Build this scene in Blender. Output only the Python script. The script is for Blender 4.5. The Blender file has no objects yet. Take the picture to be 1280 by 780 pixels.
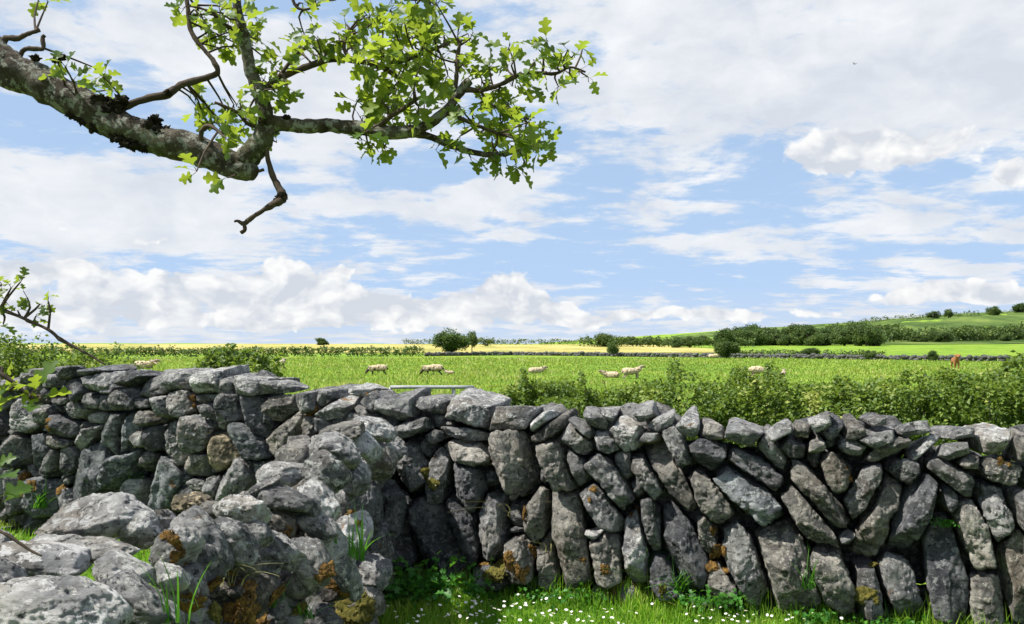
import bpy, bmesh, math, random
import numpy as np
from mathutils import Vector, Matrix
from mathutils.bvhtree import BVHTree

random.seed(7)
RNG = np.random.default_rng(11)
SC = bpy.context.scene
COL = SC.collection

# ------------------------------------------------------------------ camera
F = 1000.0
HOR = 431.0
EYE = 1.6
PITCH = math.atan((HOR - 390.0) / F)
cam_d = bpy.data.cameras.new('camera')
cam = bpy.data.objects.new('camera', cam_d)
COL.objects.link(cam)
cam.location = (0, 0, EYE)
cam.rotation_euler = (math.pi / 2 + PITCH, 0, 0)
cam_d.sensor_width = 36.0
cam_d.lens = 36.0 * F / 1280.0
cam_d.clip_start = 0.05
cam_d.clip_end = 9000
SC.camera = cam


def ray(px, py):
    u = (px - 640.0) / F
    v = (390.0 - py) / F
    c, s = math.cos(PITCH), math.sin(PITCH)
    return Vector((u, c - v * s, s + v * c))


def at(px, py, Y):
    """world point on the line of sight through a pixel of the photograph, Y metres ahead"""
    r = ray(px, py)
    return Vector((0, 0, EYE)) + r * (Y / r.y)


# ------------------------------------------------------------------ tagging
def tag(o, label=None, cat=None, group=None, kind=None):
    if label: o['label'] = label
    if cat: o['category'] = cat
    if group: o['group'] = group
    if kind: o['kind'] = kind
    return o


def empty(name, loc=(0, 0, 0)):
    o = bpy.data.objects.new(name, None)
    o.location = loc
    o.empty_display_size = 0.2
    COL.objects.link(o)
    return o


def link(name, me, mat=None, parent=None, loc=None):
    o = bpy.data.objects.new(name, me)
    COL.objects.link(o)
    if mat and not me.materials:
        me.materials.append(mat)
    if loc is not None:
        o.location = loc
    if parent is not None:
        o.parent = parent
        o.location = Vector(o.location) - parent.location
    return o


def mesh_np(name, V, T, smooth=False, var=None):
    """triangle (or quad) mesh from arrays; var: one value per vertex, kept as attribute 'var'"""
    V = np.asarray(V, np.float32); T = np.asarray(T, np.int32)
    me = bpy.data.meshes.new(name)
    k = T.shape[1]
    me.vertices.add(len(V)); me.vertices.foreach_set('co', V.ravel())
    me.loops.add(T.size); me.loops.foreach_set('vertex_index', T.ravel())
    me.polygons.add(len(T))
    me.polygons.foreach_set('loop_start', np.arange(0, T.size, k, dtype=np.int32))
    try:
        me.polygons.foreach_set('loop_total', np.full(len(T), k, np.int32))
    except Exception:
        pass
    me.update(calc_edges=True)
    if smooth:
        me.polygons.foreach_set('use_smooth', np.ones(len(T), bool))
    if var is not None:
        a = me.attributes.new('var', 'FLOAT', 'POINT')
        a.data.foreach_set('value', np.asarray(var, np.float32))
    me.validate()
    return me


# ------------------------------------------------------------------ numpy noise
PERM = np.random.default_rng(3).permutation(256)
PERM = np.concatenate([PERM, PERM, PERM])
VALS = np.random.default_rng(5).uniform(-1, 1, 256)


def vnoise(P):
    P = np.asarray(P, float)
    i = np.floor(P).astype(int); f = P - i
    f = f * f * f * (f * (f * 6 - 15) + 10)
    i &= 255
    x, y, z = i[:, 0], i[:, 1], i[:, 2]
    x1, y1, z1 = (x + 1) & 255, (y + 1) & 255, (z + 1) & 255

    def h(a, b, c):
        return VALS[PERM[PERM[PERM[a] + b] + c]]
    fx, fy, fz = f[:, 0], f[:, 1], f[:, 2]
    a = h(x, y, z) * (1 - fx) + h(x1, y, z) * fx
    b = h(x, y1, z) * (1 - fx) + h(x1, y1, z) * fx
    c = h(x, y, z1) * (1 - fx) + h(x1, y, z1) * fx
    d = h(x, y1, z1) * (1 - fx) + h(x1, y1, z1) * fx
    return (a * (1 - fy) + b * fy) * (1 - fz) + (c * (1 - fy) + d * fy) * fz


def fbm(P, oct=4, gain=0.5, lac=2.03):
    s = 0; a = 1.0; P = np.array(P, float)
    for k in range(oct):
        s = s + a * vnoise(P + 17.3 * k); a *= gain; P = P * lac
    return s


# ------------------------------------------------------------------ materials
class NT:
    def __init__(self, tree):
        self.t = tree; self.n = tree.nodes; self.l = tree.links

    def new(self, typ, **kw):
        n = self.n.new(typ)
        for k, v in kw.items():
            if k == 'inp':
                for kk, vv in v.items():
                    self.set(n, kk, vv)
            else:
                setattr(n, k, v)
        return n

    def set(self, n, k, v):
        s = n.inputs[k]
        if isinstance(v, bpy.types.NodeSocket):
            self.l.new(v, s)
        else:
            s.default_value = v

    def math(self, op, a, b=0.0, c=None, clamp=False):
        n = self.n.new('ShaderNodeMath'); n.operation = op; n.use_clamp = clamp
        self.set(n, 0, a); self.set(n, 1, b)
        if c is not None: self.set(n, 2, c)
        return n.outputs[0]

    def vmath(self, op, a, b=None, s=None):
        n = self.n.new('ShaderNodeVectorMath'); n.operation = op
        self.set(n, 0, a)
        if b is not None: self.set(n, 1, b)
        if s is not None: self.set(n, 3, s)
        return n.outputs[0]

    def mix(self, f, a, b, blend='MIX'):
        n = self.n.new('ShaderNodeMix'); n.data_type = 'RGBA'; n.blend_type = blend; n.clamp_factor = True
        self.set(n, 0, f); self.set(n, 6, a); self.set(n, 7, b)
        return n.outputs[2]

    def noise(self, vec, scale, detail=6.0, rough=0.55, dist=0.0, col=False):
        n = self.n.new('ShaderNodeTexNoise')
        n.inputs['Scale'].default_value = scale; n.inputs['Detail'].default_value = detail
        n.inputs['Roughness'].default_value = rough; n.inputs['Distortion'].default_value = dist
        self.l.new(vec, n.inputs['Vector'])
        return n.outputs['Color' if col else 'Fac']

    def ramp(self, f, stops):
        n = self.n.new('ShaderNodeValToRGB')
        e = n.color_ramp.elements
        while len(e) < len(stops): e.new(0.5)
        for k, (p, c) in enumerate(stops):
            e[k].position = p
            e[k].color = (c, c, c, 1) if not hasattr(c, '__len__') else (*c, 1)
        self.l.new(f, n.inputs[0])
        return n.outputs[0]

    def step(self, f, a, b):
        n = self.n.new('ShaderNodeMapRange'); n.interpolation_type = 'SMOOTHSTEP'
        self.set(n, 0, f); self.set(n, 1, a); self.set(n, 2, b)
        return n.outputs[0]


def new_mat(name):
    m = bpy.data.materials.new(name); m.use_nodes = True
    m.node_tree.nodes.clear()
    g = NT(m.node_tree)
    out = g.new('ShaderNodeOutputMaterial')
    return m, g, out


def principled(g, out, col, rough=0.9, normal=None, spec=0.3):
    p = g.new('ShaderNodeBsdfPrincipled')
    g.set(p, 'Base Color', col); g.set(p, 'Roughness', rough)
    p.inputs['Specular IOR Level'].default_value = spec
    if normal is not None: g.l.new(normal, p.inputs['Normal'])
    g.l.new(p.outputs[0], out.inputs[0])
    return p


def rgb(*c):
    return (c[0], c[1], c[2], 1.0)


def mat_stone():
    m, g, out = new_mat('limestone')
    tc = g.new('ShaderNodeTexCoord'); oi = g.new('ShaderNodeObjectInfo')
    off = g.vmath('SCALE', oi.outputs['Location'], s=7.3)
    v = g.vmath('ADD', tc.outputs['Object'], off)
    rnd = oi.outputs['Random']
    big = g.noise(v, 5.0, 5, 0.6, 0.4)
    base = g.ramp(big, [(0.34, (0.10, 0.105, 0.112)), (0.5, (0.26, 0.262, 0.265)), (0.66, (0.53, 0.525, 0.51))])
    warm = g.mix(g.step(g.noise(v, 3.2, 3, 0.5), 0.5, 0.7), base, rgb(0.24, 0.205, 0.16))
    c = g.mix(0.55, base, warm)
    # bleached lichen crust
    lf = g.noise(v, 26.0, 9, 0.75, 0.15)
    lm = g.step(lf, 0.515, 0.575)
    c = g.mix(g.math('MULTIPLY', lm, 0.85), c, rgb(0.62, 0.61, 0.58))
    # dark algae and pits
    df = g.noise(v, 38.0, 8, 0.78, 0.1)
    dm = g.step(df, 0.46, 0.38)
    c = g.mix(g.math('MULTIPLY', dm, 0.92), c, rgb(0.035, 0.035, 0.036))
    # weathering lines along the bedding
    bed = g.noise(g.vmath('MULTIPLY', v, (4.0, 1.2, 22.0)), 1.6, 6, 0.6, 0.8)
    bm_ = g.step(bed, 0.46, 0.36)
    c = g.mix(g.math('MULTIPLY', bm_, 0.5), c, rgb(0.06, 0.058, 0.055))
    # orange lichen / rusty moss crust on a few
    of = g.noise(v, 6.5, 6, 0.6, 0.5)
    om = g.math('MULTIPLY', g.step(of, 0.66, 0.72), g.step(rnd, 0.45, 0.6))
    c = g.mix(g.math('MULTIPLY', om, 0.85), c, rgb(0.24, 0.12, 0.03))
    c = g.vmath('MINIMUM', g.mix(1.0, c, oi.outputs['Color'], 'MULTIPLY'), (.78, .78, .77))
    val = g.math('ADD', 0.68, g.math('MULTIPLY', rnd, 0.5))
    c = g.mix(1.0, c, g.new('ShaderNodeCombineColor', inp={0: val, 1: val, 2: val}).outputs[0], 'MULTIPLY')
    h = g.math('ADD', g.math('MULTIPLY', g.noise(v, 48.0, 10, 0.8), 1.5),
               g.math('MULTIPLY', g.math('MINIMUM', df, 0.47), 1.6))
    h = g.math('ADD', h, g.math('MULTIPLY', g.math('MINIMUM', bed, 0.46), 1.2))
    b = g.new('ShaderNodeBump', inp={'Height': h, 'Strength': 1.0, 'Distance': 0.045})
    principled(g, out, c, 0.92, b.outputs[0], 0.15)
    return m


def leafy(name, stops, trans=0.35, rough=0.5, tr_col=(0.35, 0.55, 0.04), spec=0.35, patch=None):
    """leaf or blade material: colour from the per-vertex 'var', partly translucent"""
    m, g, out = new_mat(name)
    a = g.new('ShaderNodeAttribute', attribute_name='var')
    c = g.ramp(a.outputs['Fac'], stops)
    if patch:
        geo = g.new('ShaderNodeNewGeometry')
        nz = g.noise(geo.outputs['Position'], patch[0], 4, 0.6)
        c = g.mix(g.step(nz, patch[1], patch[2]), c, rgb(*patch[3]))
    p = g.new('ShaderNodeBsdfPrincipled')
    g.set(p, 'Base Color', c); g.set(p, 'Roughness', rough)
    p.inputs['Specular IOR Level'].default_value = spec
    t = g.new('ShaderNodeBsdfTranslucent')
    g.set(t, 'Color', g.mix(0.6, c, rgb(*tr_col)))
    mx = g.new('ShaderNodeMixShader'); mx.inputs[0].default_value = trans
    g.l.new(p.outputs[0], mx.inputs[1]); g.l.new(t.outputs[0], mx.inputs[2])
    g.l.new(mx.outputs[0], out.inputs[0])
    return m


def simple(name, stops, scale=8.0, rough=0.9, bump=0.4, dist=0.01, spec=0.2, detail=6):
    m, g, out = new_mat(name)
    tc = g.new('ShaderNodeTexCoord')
    n = g.noise(tc.outputs['Object'], scale, detail, 0.65, 0.3)
    c = g.ramp(n, stops)
    b = g.new('ShaderNodeBump', inp={'Height': g.noise(tc.outputs['Object'], scale * 4, 6, 0.7), 'Strength': bump, 'Distance': dist})
    principled(g, out, c, rough, b.outputs[0], spec)
    return m


def mat_bark():
    m, g, out = new_mat('lichened_bark')
    geo = g.new('ShaderNodeNewGeometry')
    v = geo.outputs['Position']
    n = g.noise(v, 16.0, 8, 0.7, 0.8)
    c = g.ramp(n, [(0.34, (0.022, 0.017, 0.013)), (0.5, (0.075, 0.062, 0.046)), (0.64, (0.16, 0.145, 0.115))])
    l = g.step(g.noise(v, 58.0, 8, 0.7, 0.2), 0.50, 0.58)
    c = g.mix(g.math('MULTIPLY', l, 0.55), c, rgb(0.42, 0.43, 0.38))
    gr = g.step(g.noise(v, 9.0, 4, 0.5), 0.50, 0.62)
    c = g.mix(g.math('MULTIPLY', gr, 0.22), c, rgb(0.12, 0.15, 0.05))
    h = g.noise(v, 60.0, 8, 0.75)
    b = g.new('ShaderNodeBump', inp={'Height': g.math('ADD', h, n), 'Strength': 0.9, 'Distance': 0.012})
    principled(g, out, c, 0.9, b.outputs[0], 0.15)
    return m


STONE = mat_stone()
BARK = mat_bark()
TWIG = simple('twig_bark', [(0.3, (0.03, 0.02, 0.015)), (0.7, (0.10, 0.075, 0.055))], 40, bump=0.5, dist=0.004)
LEAF = leafy('hawthorn_leaf', [(0.0, (0.035, 0.080, 0.014)), (0.5, (0.085, 0.16, 0.022)), (1.0, (0.22, 0.29, 0.035))],
             0.55, 0.45, (0.42, 0.52, 0.04))
HEDGE = leafy('hedge_leaf', [(0.0, (0.025, 0.055, 0.012)), (0.4, (0.08, 0.14, 0.025)), (0.72, (0.15, 0.23, 0.035)), (1.0, (0.34, 0.37, 0.09))],
              0.4, 0.55, (0.25, 0.36, 0.03))
TREE = leafy('tree_leaf', [(0.0, (0.022, 0.048, 0.014)), (0.5, (0.06, 0.11, 0.025)), (1.0, (0.15, 0.20, 0.045))],
             0.3, 0.6, (0.16, 0.24, 0.04))
TURF = leafy('turf_blade', [(0.0, (0.06, 0.17, 0.015)), (0.5, (0.17, 0.34, 0.025)), (0.85, (0.30, 0.46, 0.04)), (1.0, (0.46, 0.42, 0.14))],
             0.45, 0.55, (0.25, 0.55, 0.02))
MEADOWB = leafy('meadow_blade', [(0.0, (0.10, 0.20, 0.022)), (0.5, (0.21, 0.32, 0.045)), (0.85, (0.34, 0.40, 0.07)), (1.0, (0.46, 0.42, 0.17))],
                0.4, 0.6, (0.36, 0.44, 0.05))
STRAW = leafy('dry_stalk', [(0.0, (0.16, 0.20, 0.05)), (1.0, (0.40, 0.34, 0.17))], 0.3, 0.6, (0.4, 0.4, 0.12))
WEED = leafy('weed_leaf', [(0.0, (0.02, 0.09, 0.012)), (0.5, (0.05, 0.18, 0.02)), (1.0, (0.14, 0.32, 0.04))], 0.35, 0.5, (0.2, 0.5, 0.03))
MOSS = simple('rusty_moss', [(0.32, (0.035, 0.022, 0.010)), (0.5, (0.15, 0.085, 0.022)), (0.66, (0.34, 0.20, 0.05))], 45, bump=1.0, dist=0.01)
GMOSS = simple('olive_moss', [(0.3, (0.03, 0.035, 0.008)), (0.5, (0.11, 0.10, 0.02)), (0.7, (0.22, 0.17, 0.04))], 45, bump=1.0, dist=0.01)
DMOSS = simple('dark_moss', [(0.3, (0.010, 0.010, 0.006)), (0.6, (0.035, 0.028, 0.015)), (0.8, (0.07, 0.06, 0.03))], 60, bump=1.0, dist=0.01)

# ------------------------------------------------------------------ stones
def ico(sub):
    bm = bmesh.new()
    bmesh.ops.create_icosphere(bm, subdivisions=sub, radius=1.0)
    V = np.array([v.co[:] for v in bm.verts]); T = np.array([[v.index for v in f.verts] for f in bm.faces])
    bm.free()
    return V / np.linalg.norm(V, axis=1)[:, None], T


ICO = {k: ico(k) for k in (2, 3, 4, 5, 6)}


def stone_np(planes, half, sub, seed, rough=1.0, p=16.0, pits=0.5, boxy=False):
    """a stone: the soft intersection of half-spaces (n, offset) about the origin, roughened.
    half = half sizes along local x, y, z; returns V, T"""
    D, T = ICO[sub]
    half = np.asarray(half, float)
    D = D * half
    L = np.linalg.norm(D, axis=1); D = D / L[:, None]
    N = np.array([q[0] for q in planes], float); off = np.array([max(q[1], 0.008) for q in planes], float)
    N /= np.linalg.norm(N, axis=1)[:, None]
    t = np.clip(D @ N.T, 0, None) / off
    ell = np.linalg.norm(D / (half * 1.18), axis=1) if not boxy else np.linalg.norm(D / (half * 2.1), axis=1)
    r = np.power(np.power(t, p).sum(1) + np.power(ell, p), -1.0 / p)
    V = D * r[:, None]
    s = float(np.mean(sorted(half)[:2])) + 0.5 * float(np.median(half))
    so = np.array([seed * 3.17 % 97, seed * 1.31 % 89, seed * 7.7 % 83])
    amp = s * 0.072 * rough
    Q = V / s
    d = amp * 0.75 * fbm(Q * 1.3 + so, 3)
    rid = 1 - np.abs(fbm(Q * 2.4 + so * 1.7, 4, 0.55))
    d += -amp * 0.75 * (np.clip(rid, 0, 1) ** 4)
    # bedding grooves running along the long axis
    ax = np.argmax(half)
    st = np.array([5.5, 5.5, 5.5]); st[ax] = 0.9
    gro = vnoise(Q * st + so * 2.1)
    d += -amp * 0.8 * np.clip(gro - 0.15, 0, 1)
    if pits > 0:
        pn = vnoise(Q * 5.2 + so * 0.7)
        d += -amp * pits * 1.6 * np.clip(pn - 0.35, 0, 1)
    # broken ledges: fractures that step from one level to the next
    st2 = np.array([1.6, 1.6, 1.6]); st2[ax] = 0.8
    q4 = fbm(Q * st2 + so * 1.3, 2) * 2.6 + 10
    fl_ = np.floor(q4); fr = np.clip((q4 - fl_ - 0.82) / 0.18, 0, 1)
    d += amp * 0.55 * ((fl_ + fr * fr * (3 - 2 * fr)) - q4 + 0.4)
    d += amp * 0.30 * fbm(Q * 7.0 + so, 4, 0.65)
    V = V + D * d[:, None]
    return V, T


def poly_planes(hull, c, yf, yb, rng, taper=0.18, nfront=5, tilt=0.5, minor=None):
    """half-spaces of a stone whose outline in (s, z) is 'hull' (about c); local axes x = along the wall,
    y = into the wall (front face at -yf, back at +yb), z = up"""
    pl = []
    n = len(hull)
    for i in range(n):
        a = hull[i]; b = hull[(i + 1) % n]
        e = b - a
        if np.hypot(*e) < 1e-5: continue
        nn = np.array([e[1], -e[0]]); nn /= np.hypot(*nn)
        o = nn @ (a - c)
        if o < 0: nn = -nn; o = -o
        k = rng.uniform(-taper, taper * 1.3)
        pl.append(((nn[0], -k, nn[1]), o))
        # chamfer toward the front
        m = rng.uniform(0.35, 2.2)
        ln = math.hypot(1, m)
        pl.append(((nn[0], -m, nn[1]), (o + m * yf) / ln * rng.uniform(0.84, 1.06)))
    if minor is not None:
        # a ridge along the stone: one facet turned to each side
        wd = np.hypot(*minor); mx, mz = minor / wd
        r0 = rng.uniform(-.45, .45) * wd
        for sg in (-1, 1):
            k = rng.uniform(0.35, 1.25)
            pl.append(((sg * mx * k, -1, sg * mz * k), (sg * k * r0 + yf) / math.hypot(1, k)))
    for _ in range(nfront):
        tx, tz = rng.normal(0, tilt * 0.6), rng.normal(0, tilt * 0.6)
        pl.append(((tx, -1, tz), yf * rng.uniform(0.72, 1.0)))
    pl.append(((rng.normal(0, .15), 1, rng.normal(0, .15)), yb))
    pl.append(((rng.normal(0, .5), 1, rng.normal(0, .5)), yb * 0.95))
    return pl


def hull2d(P):
    P = P[np.lexsort((P[:, 1], P[:, 0]))]
    def half(Q):
        h = []
        for q in Q:
            while len(h) >= 2 and (h[-1][0]-h[-2][0])*(q[1]-h[-2][1]) - (h[-1][1]-h[-2][1])*(q[0]-h[-2][0]) <= 0:
                h.pop()
            h.append(q)
        return h
    a = half(P); b = half(P[::-1])
    return np.array(a[:-1] + b[:-1])


def simplify(H, n):
    """drop the hull corners that matter least until n remain"""
    H = list(map(tuple, H))
    while len(H) > n:
        best, bi = 1e9, 0
        for i in range(len(H)):
            a, b, c = H[i-1], H[i], H[(i+1) % len(H)]
            ar = abs((b[0]-a[0])*(c[1]-a[1]) - (b[1]-a[1])*(c[0]-a[0]))
            if ar < best: best, bi = ar, i
        H.pop(bi)
    return np.array(H)


# traced stones: centre x, centre y, length, width (photograph pixels), angle of the long axis (clockwise on screen), tint key
RIGHT = [
 (500,506,44,38,0),(540,502,44,20,10),(586,512,60,34,15,'l'),(637,518,58,32,-5,'l'),(517,534,46,22,-15),(546,545,26,18,-10),
 (580,543,60,18,8),(583,566,66,28,15,'w'),(515,585,62,36,60),(548,600,82,24,100),(585,607,72,42,80,'d'),(643,578,88,48,75,'w'),
 (677,521,36,16,-35,'l'),(688,536,50,24,-35,'w'),(721,549,52,30,45,'l'),(730,533,44,14,40),(742,521,40,20,15,'l'),(760,515,24,14,30,'l'),
 (757,551,38,30,20,'l'),(782,538,44,42,30,'l'),(696,580,82,34,65,'w'),(722,585,60,28,60),(763,604,88,32,55),(752,630,82,36,58),
 (674,648,80,28,95,'w'),(714,672,120,44,78,'w'),(615,662,92,38,85),(655,695,56,38,80,'w'),(685,700,70,30,80,'w'),(620,717,50,40,0,'d'),
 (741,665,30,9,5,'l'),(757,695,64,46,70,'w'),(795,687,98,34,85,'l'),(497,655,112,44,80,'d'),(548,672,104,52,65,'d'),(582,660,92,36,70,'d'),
 (805,514,32,20,-10,'l'),(825,525,50,18,-30,'l'),(860,530,32,30,0,'l'),(812,548,30,20,0),(840,592,102,36,55,'w'),(811,598,74,22,58),
 (849,560,62,24,65),(885,567,50,44,30,'d'),(890,537,32,28,10,'w'),(930,540,52,26,12),(945,588,82,30,32,'d'),(932,617,102,46,38,'c'),
 (884,617,92,38,52,'w'),(965,563,58,26,45),(976,534,36,22,-30,'l'),(991,555,34,26,35),(1002,533,30,22,10,'w'),(1025,521,32,18,-20,'l'),
 (1040,531,34,22,-40,'d'),(1018,552,28,16,-40,'w'),(1067,534,28,20,-15,'w'),(1096,522,26,14,-10),(1096,544,54,20,-18),(1065,558,36,24,12),
 (1108,562,62,22,-28,'w'),(1144,531,44,20,-18),(1155,556,52,16,-42,'l'),(1132,589,38,32,15),(1200,538,40,16,-15),(1192,558,44,24,-12),
 (1243,546,48,34,-20,'l'),(1210,577,30,24,0,'w'),(1275,553,30,40,0,'w'),(1252,590,62,32,18,'w'),(1292,600,40,34,20),(1190,596,72,28,35),
 (1185,620,40,22,80,'d'),(1046,588,50,36,60,'w'),(1021,615,118,28,50,'w'),(1010,648,104,32,52,'w'),(1076,614,82,36,-60),(1098,650,118,38,-62,'w'),
 (1143,640,108,42,-62,'d'),(1219,668,86,36,70,'w'),(1244,637,76,40,70),(1276,635,70,26,75),(1180,712,128,54,85,'d'),(1128,737,104,44,70),
 (1085,737,72,32,85),(1042,722,92,46,60,'w'),(985,712,118,62,70,'w'),(930,702,122,48,65,'l'),(886,672,52,32,80,'w'),(882,718,32,20,-60,'l'),
 (902,728,50,40,40,'w'),(850,678,128,50,62,'d'),(818,655,72,28,75),(830,722,60,36,60,'d'),(1232,752,72,48,85,'w'),(1272,717,124,38,85,'w'),
 (1058,672,24,14,-20,'l'),
]
LEFT = [
 (127,475,46,30,10),(90,465,28,14,-30,'d'),(52,463,28,14,0),(68,475,24,24,0),(68,489,22,16,0,'d'),(30,470,26,16,-10,'l'),
 (88,482,28,16,100,'d'),(102,488,32,22,80,'d'),(115,462,30,12,0,'d'),(142,487,18,20,0,'d'),(140,504,28,26,0,'d'),(167,470,38,16,-25,'d'),
 (162,498,28,32,0),(188,482,42,30,0),(219,472,54,26,10),(203,508,36,28,60),(182,504,26,18,10,'d'),(226,503,38,36,60),
 (261,475,48,34,-10,'l'),(282,478,22,28,-60),(307,478,42,26,10),(257,498,34,16,-5),(266,513,34,26,50),(249,543,52,42,-80),
 (251,581,48,32,-5,'w'),(286,566,54,36,75,'t'),(289,513,54,30,80),(317,518,68,26,70,'d'),(314,555,78,28,52,'c'),(299,598,62,44,-50),
 (356,543,74,28,-50,'w'),(345,482,46,18,8),(352,505,42,36,-20,'w'),(335,520,40,18,100,'d'),(387,499,34,24,80),(407,497,30,30,0),
 (390,540,42,20,80,'w'),(368,566,46,20,-35),(421,508,50,26,-12,'l'),(409,530,26,22,90),(428,527,18,14,0),(452,487,38,18,5,'l'),
 (463,518,48,22,18),(472,500,42,22,50),(97,513,38,28,-20),(78,500,20,14,0),(118,502,28,22,30),(120,523,26,20,0,'l'),
 (81,535,34,34,0,'d'),(76,552,34,16,10,'w'),(27,520,46,36,60),(56,518,22,26,0),(51,566,50,28,80,'c'),(22,567,48,28,-70),
 (64,582,46,18,-55),(86,574,36,22,90),(112,545,48,20,-50),(116,590,112,42,-75,'c'),(138,548,82,22,-80,'c'),(161,545,62,28,-80,'c'),
 (150,585,62,28,-60,'c'),(190,522,28,26,10,'w'),(196,545,38,24,-80,'d'),(177,548,24,26,0,'l'),(217,556,72,30,70),(203,610,86,50,-65,'c'),
 (158,622,52,30,-70),(252,608,32,24,0),(271,605,20,30,0),(22,612,62,28,85),(55,622,52,36,80,'c'),(85,628,36,30,60),
 (5,500,26,40,80),(-20,490,40,30,0),(240,620,50,36,10),(330,590,50,40,30),(450,520,30,22,0),
 (8,480,30,18,0),(-12,530,40,30,60),
]
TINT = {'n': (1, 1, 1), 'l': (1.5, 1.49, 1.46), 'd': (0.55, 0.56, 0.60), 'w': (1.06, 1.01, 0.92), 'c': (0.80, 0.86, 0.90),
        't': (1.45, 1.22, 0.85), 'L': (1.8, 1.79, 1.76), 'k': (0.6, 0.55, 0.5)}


class Wall:
    def __init__(self, A, B, s0, s1):
        self.A = np.array(A, float); self.B = np.array(B, float)
        d = self.B - self.A; self.len = np.hypot(*d); self.d = d / self.len
        self.n = np.array([self.d[1], -self.d[0]])          # toward the camera
        self.s0, self.s1 = s0, s1

    def hit(self, px, py):
        r = ray(px, py)
        n = self.n
        t = (n @ self.A) / (n[0] * r.x + n[1] * r.y)
        P = np.array([r.x * t, r.y * t]); z = EYE + r.z * t
        return (P - self.A) @ self.d, z, t


def fill_wall(W, traced, seed, top_of):
    """cells of a wall face: traced stones claim what lies nearest to them, fillers take the rest"""
    rng = np.random.default_rng(seed)
    st = []
    for q in traced:
        cx, cy, L, Wd, ang = q[:5]; key = q[5] if len(q) > 5 else 'n'
        s, z, t = W.hit(cx, cy)
        a = math.radians(ang)
        s1, z1, _ = W.hit(cx + math.cos(a) * L / 2, cy + math.sin(a) * L / 2)
        s2, z2, _ = W.hit(cx - math.sin(a) * Wd / 2, cy + math.cos(a) * Wd / 2)
        st.append([s, z, np.array([s1 - s, z1 - z]), np.array([s2 - s, z2 - z]), key, True])
    lo, hi = min(q[0] for q in st), max(q[0] for q in st)
    # beyond the frame: jittered stones
    for a, b in ((W.s0, lo - 0.12), (hi + 0.12, W.s1)):
        s = a
        while s < b:
            z = 0.12
            while z < top_of(s) - 0.02:
                L = rng.uniform(0.10, 0.2); w = rng.uniform(0.05, 0.09)
                an = rng.normal(1.2, 0.4) if z < 0.8 else rng.normal(0, .3)
                st.append([s + rng.normal(0, .04), z + rng.normal(0, .03), np.array([math.cos(an), math.sin(an)]) * L,
                           np.array([-math.sin(an), math.cos(an)]) * w, 'n', False])
                z += 0.24
            s += 0.2
    g = 0.013
    S, Z = np.meshgrid(np.arange(W.s0, W.s1, g), np.arange(-0.03, 1.62, g))
    P = np.stack([S.ravel(), Z.ravel()], 1)
    best = np.full(len(P), 9.0); own = np.full(len(P), -1)

    def claim(i):
        s, z, e1, e2 = st[i][:4]
        M = np.linalg.inv(np.stack([e1, e2], 1))
        r = 1.7 * (np.hypot(*e1) + np.hypot(*e2))
        sel = np.where((np.abs(P[:, 0] - s) < r) & (np.abs(P[:, 1] - z) < r))[0]
        q = (P[sel] - (s, z)) @ M.T
        dd = (np.abs(q[:, 0]) ** 3.6 + np.abs(q[:, 1]) ** 3.6) ** (1 / 3.6)
        m = dd < best[sel]
        best[sel[m]] = dd[m]; own[sel[m]] = i
    for i in range(len(st)): claim(i)
    tops = np.array([top_of(s) for s in P[:, 0]])
    lim = np.where(P[:, 1] > tops - 0.10, 1.04, 1.10)
    own[best > lim] = -1
    inside = P[:, 1] < tops - 0.06
    for _ in range(420):
        free = np.where((own < 0) & inside)[0]
        if len(free) == 0: break
        cand = free[rng.integers(0, len(free), min(300, len(free)))]
        occ = P[(own >= 0)]
        bd, bc = 0, None
        for c in cand[:60]:
            near = occ[(np.abs(occ[:, 0] - P[c, 0]) < 0.15) & (np.abs(occ[:, 1] - P[c, 1]) < 0.15)]
            d = 0.14 if len(near) == 0 else np.sqrt(((near - P[c]) ** 2).sum(1).min())
            if d > bd: bd, bc = d, c
        if bd < 0.020: break
        an = rng.uniform(0, 3.14)
        st.append([P[bc, 0], P[bc, 1], np.array([math.cos(an), math.sin(an)]) * bd * 1.9,
                   np.array([-math.sin(an), math.cos(an)]) * bd * 1.05, 'd' if rng.random() < .5 else 'n', False])
        i = len(st) - 1
        s, z, e1, e2 = st[i][:4]
        M = np.linalg.inv(np.stack([e1, e2], 1))
        q = (P - (s, z)) @ M.T
        dd = (np.abs(q[:, 0]) ** 2.5 + np.abs(q[:, 1]) ** 2.5) ** (1 / 2.5)
        m = (dd < 1.5) & (own < 0)
        own[m] = i
        own[(dd < 0.7) & (own < 0)] = i
    out = []
    for i, q in enumerate(st):
        pts = P[own == i]
        if len(pts) < 12: continue
        H = simplify(hull2d(pts), 7)
        c = pts.mean(0)
        out.append((c, H, q, len(pts) * g * g))
    return out


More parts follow.
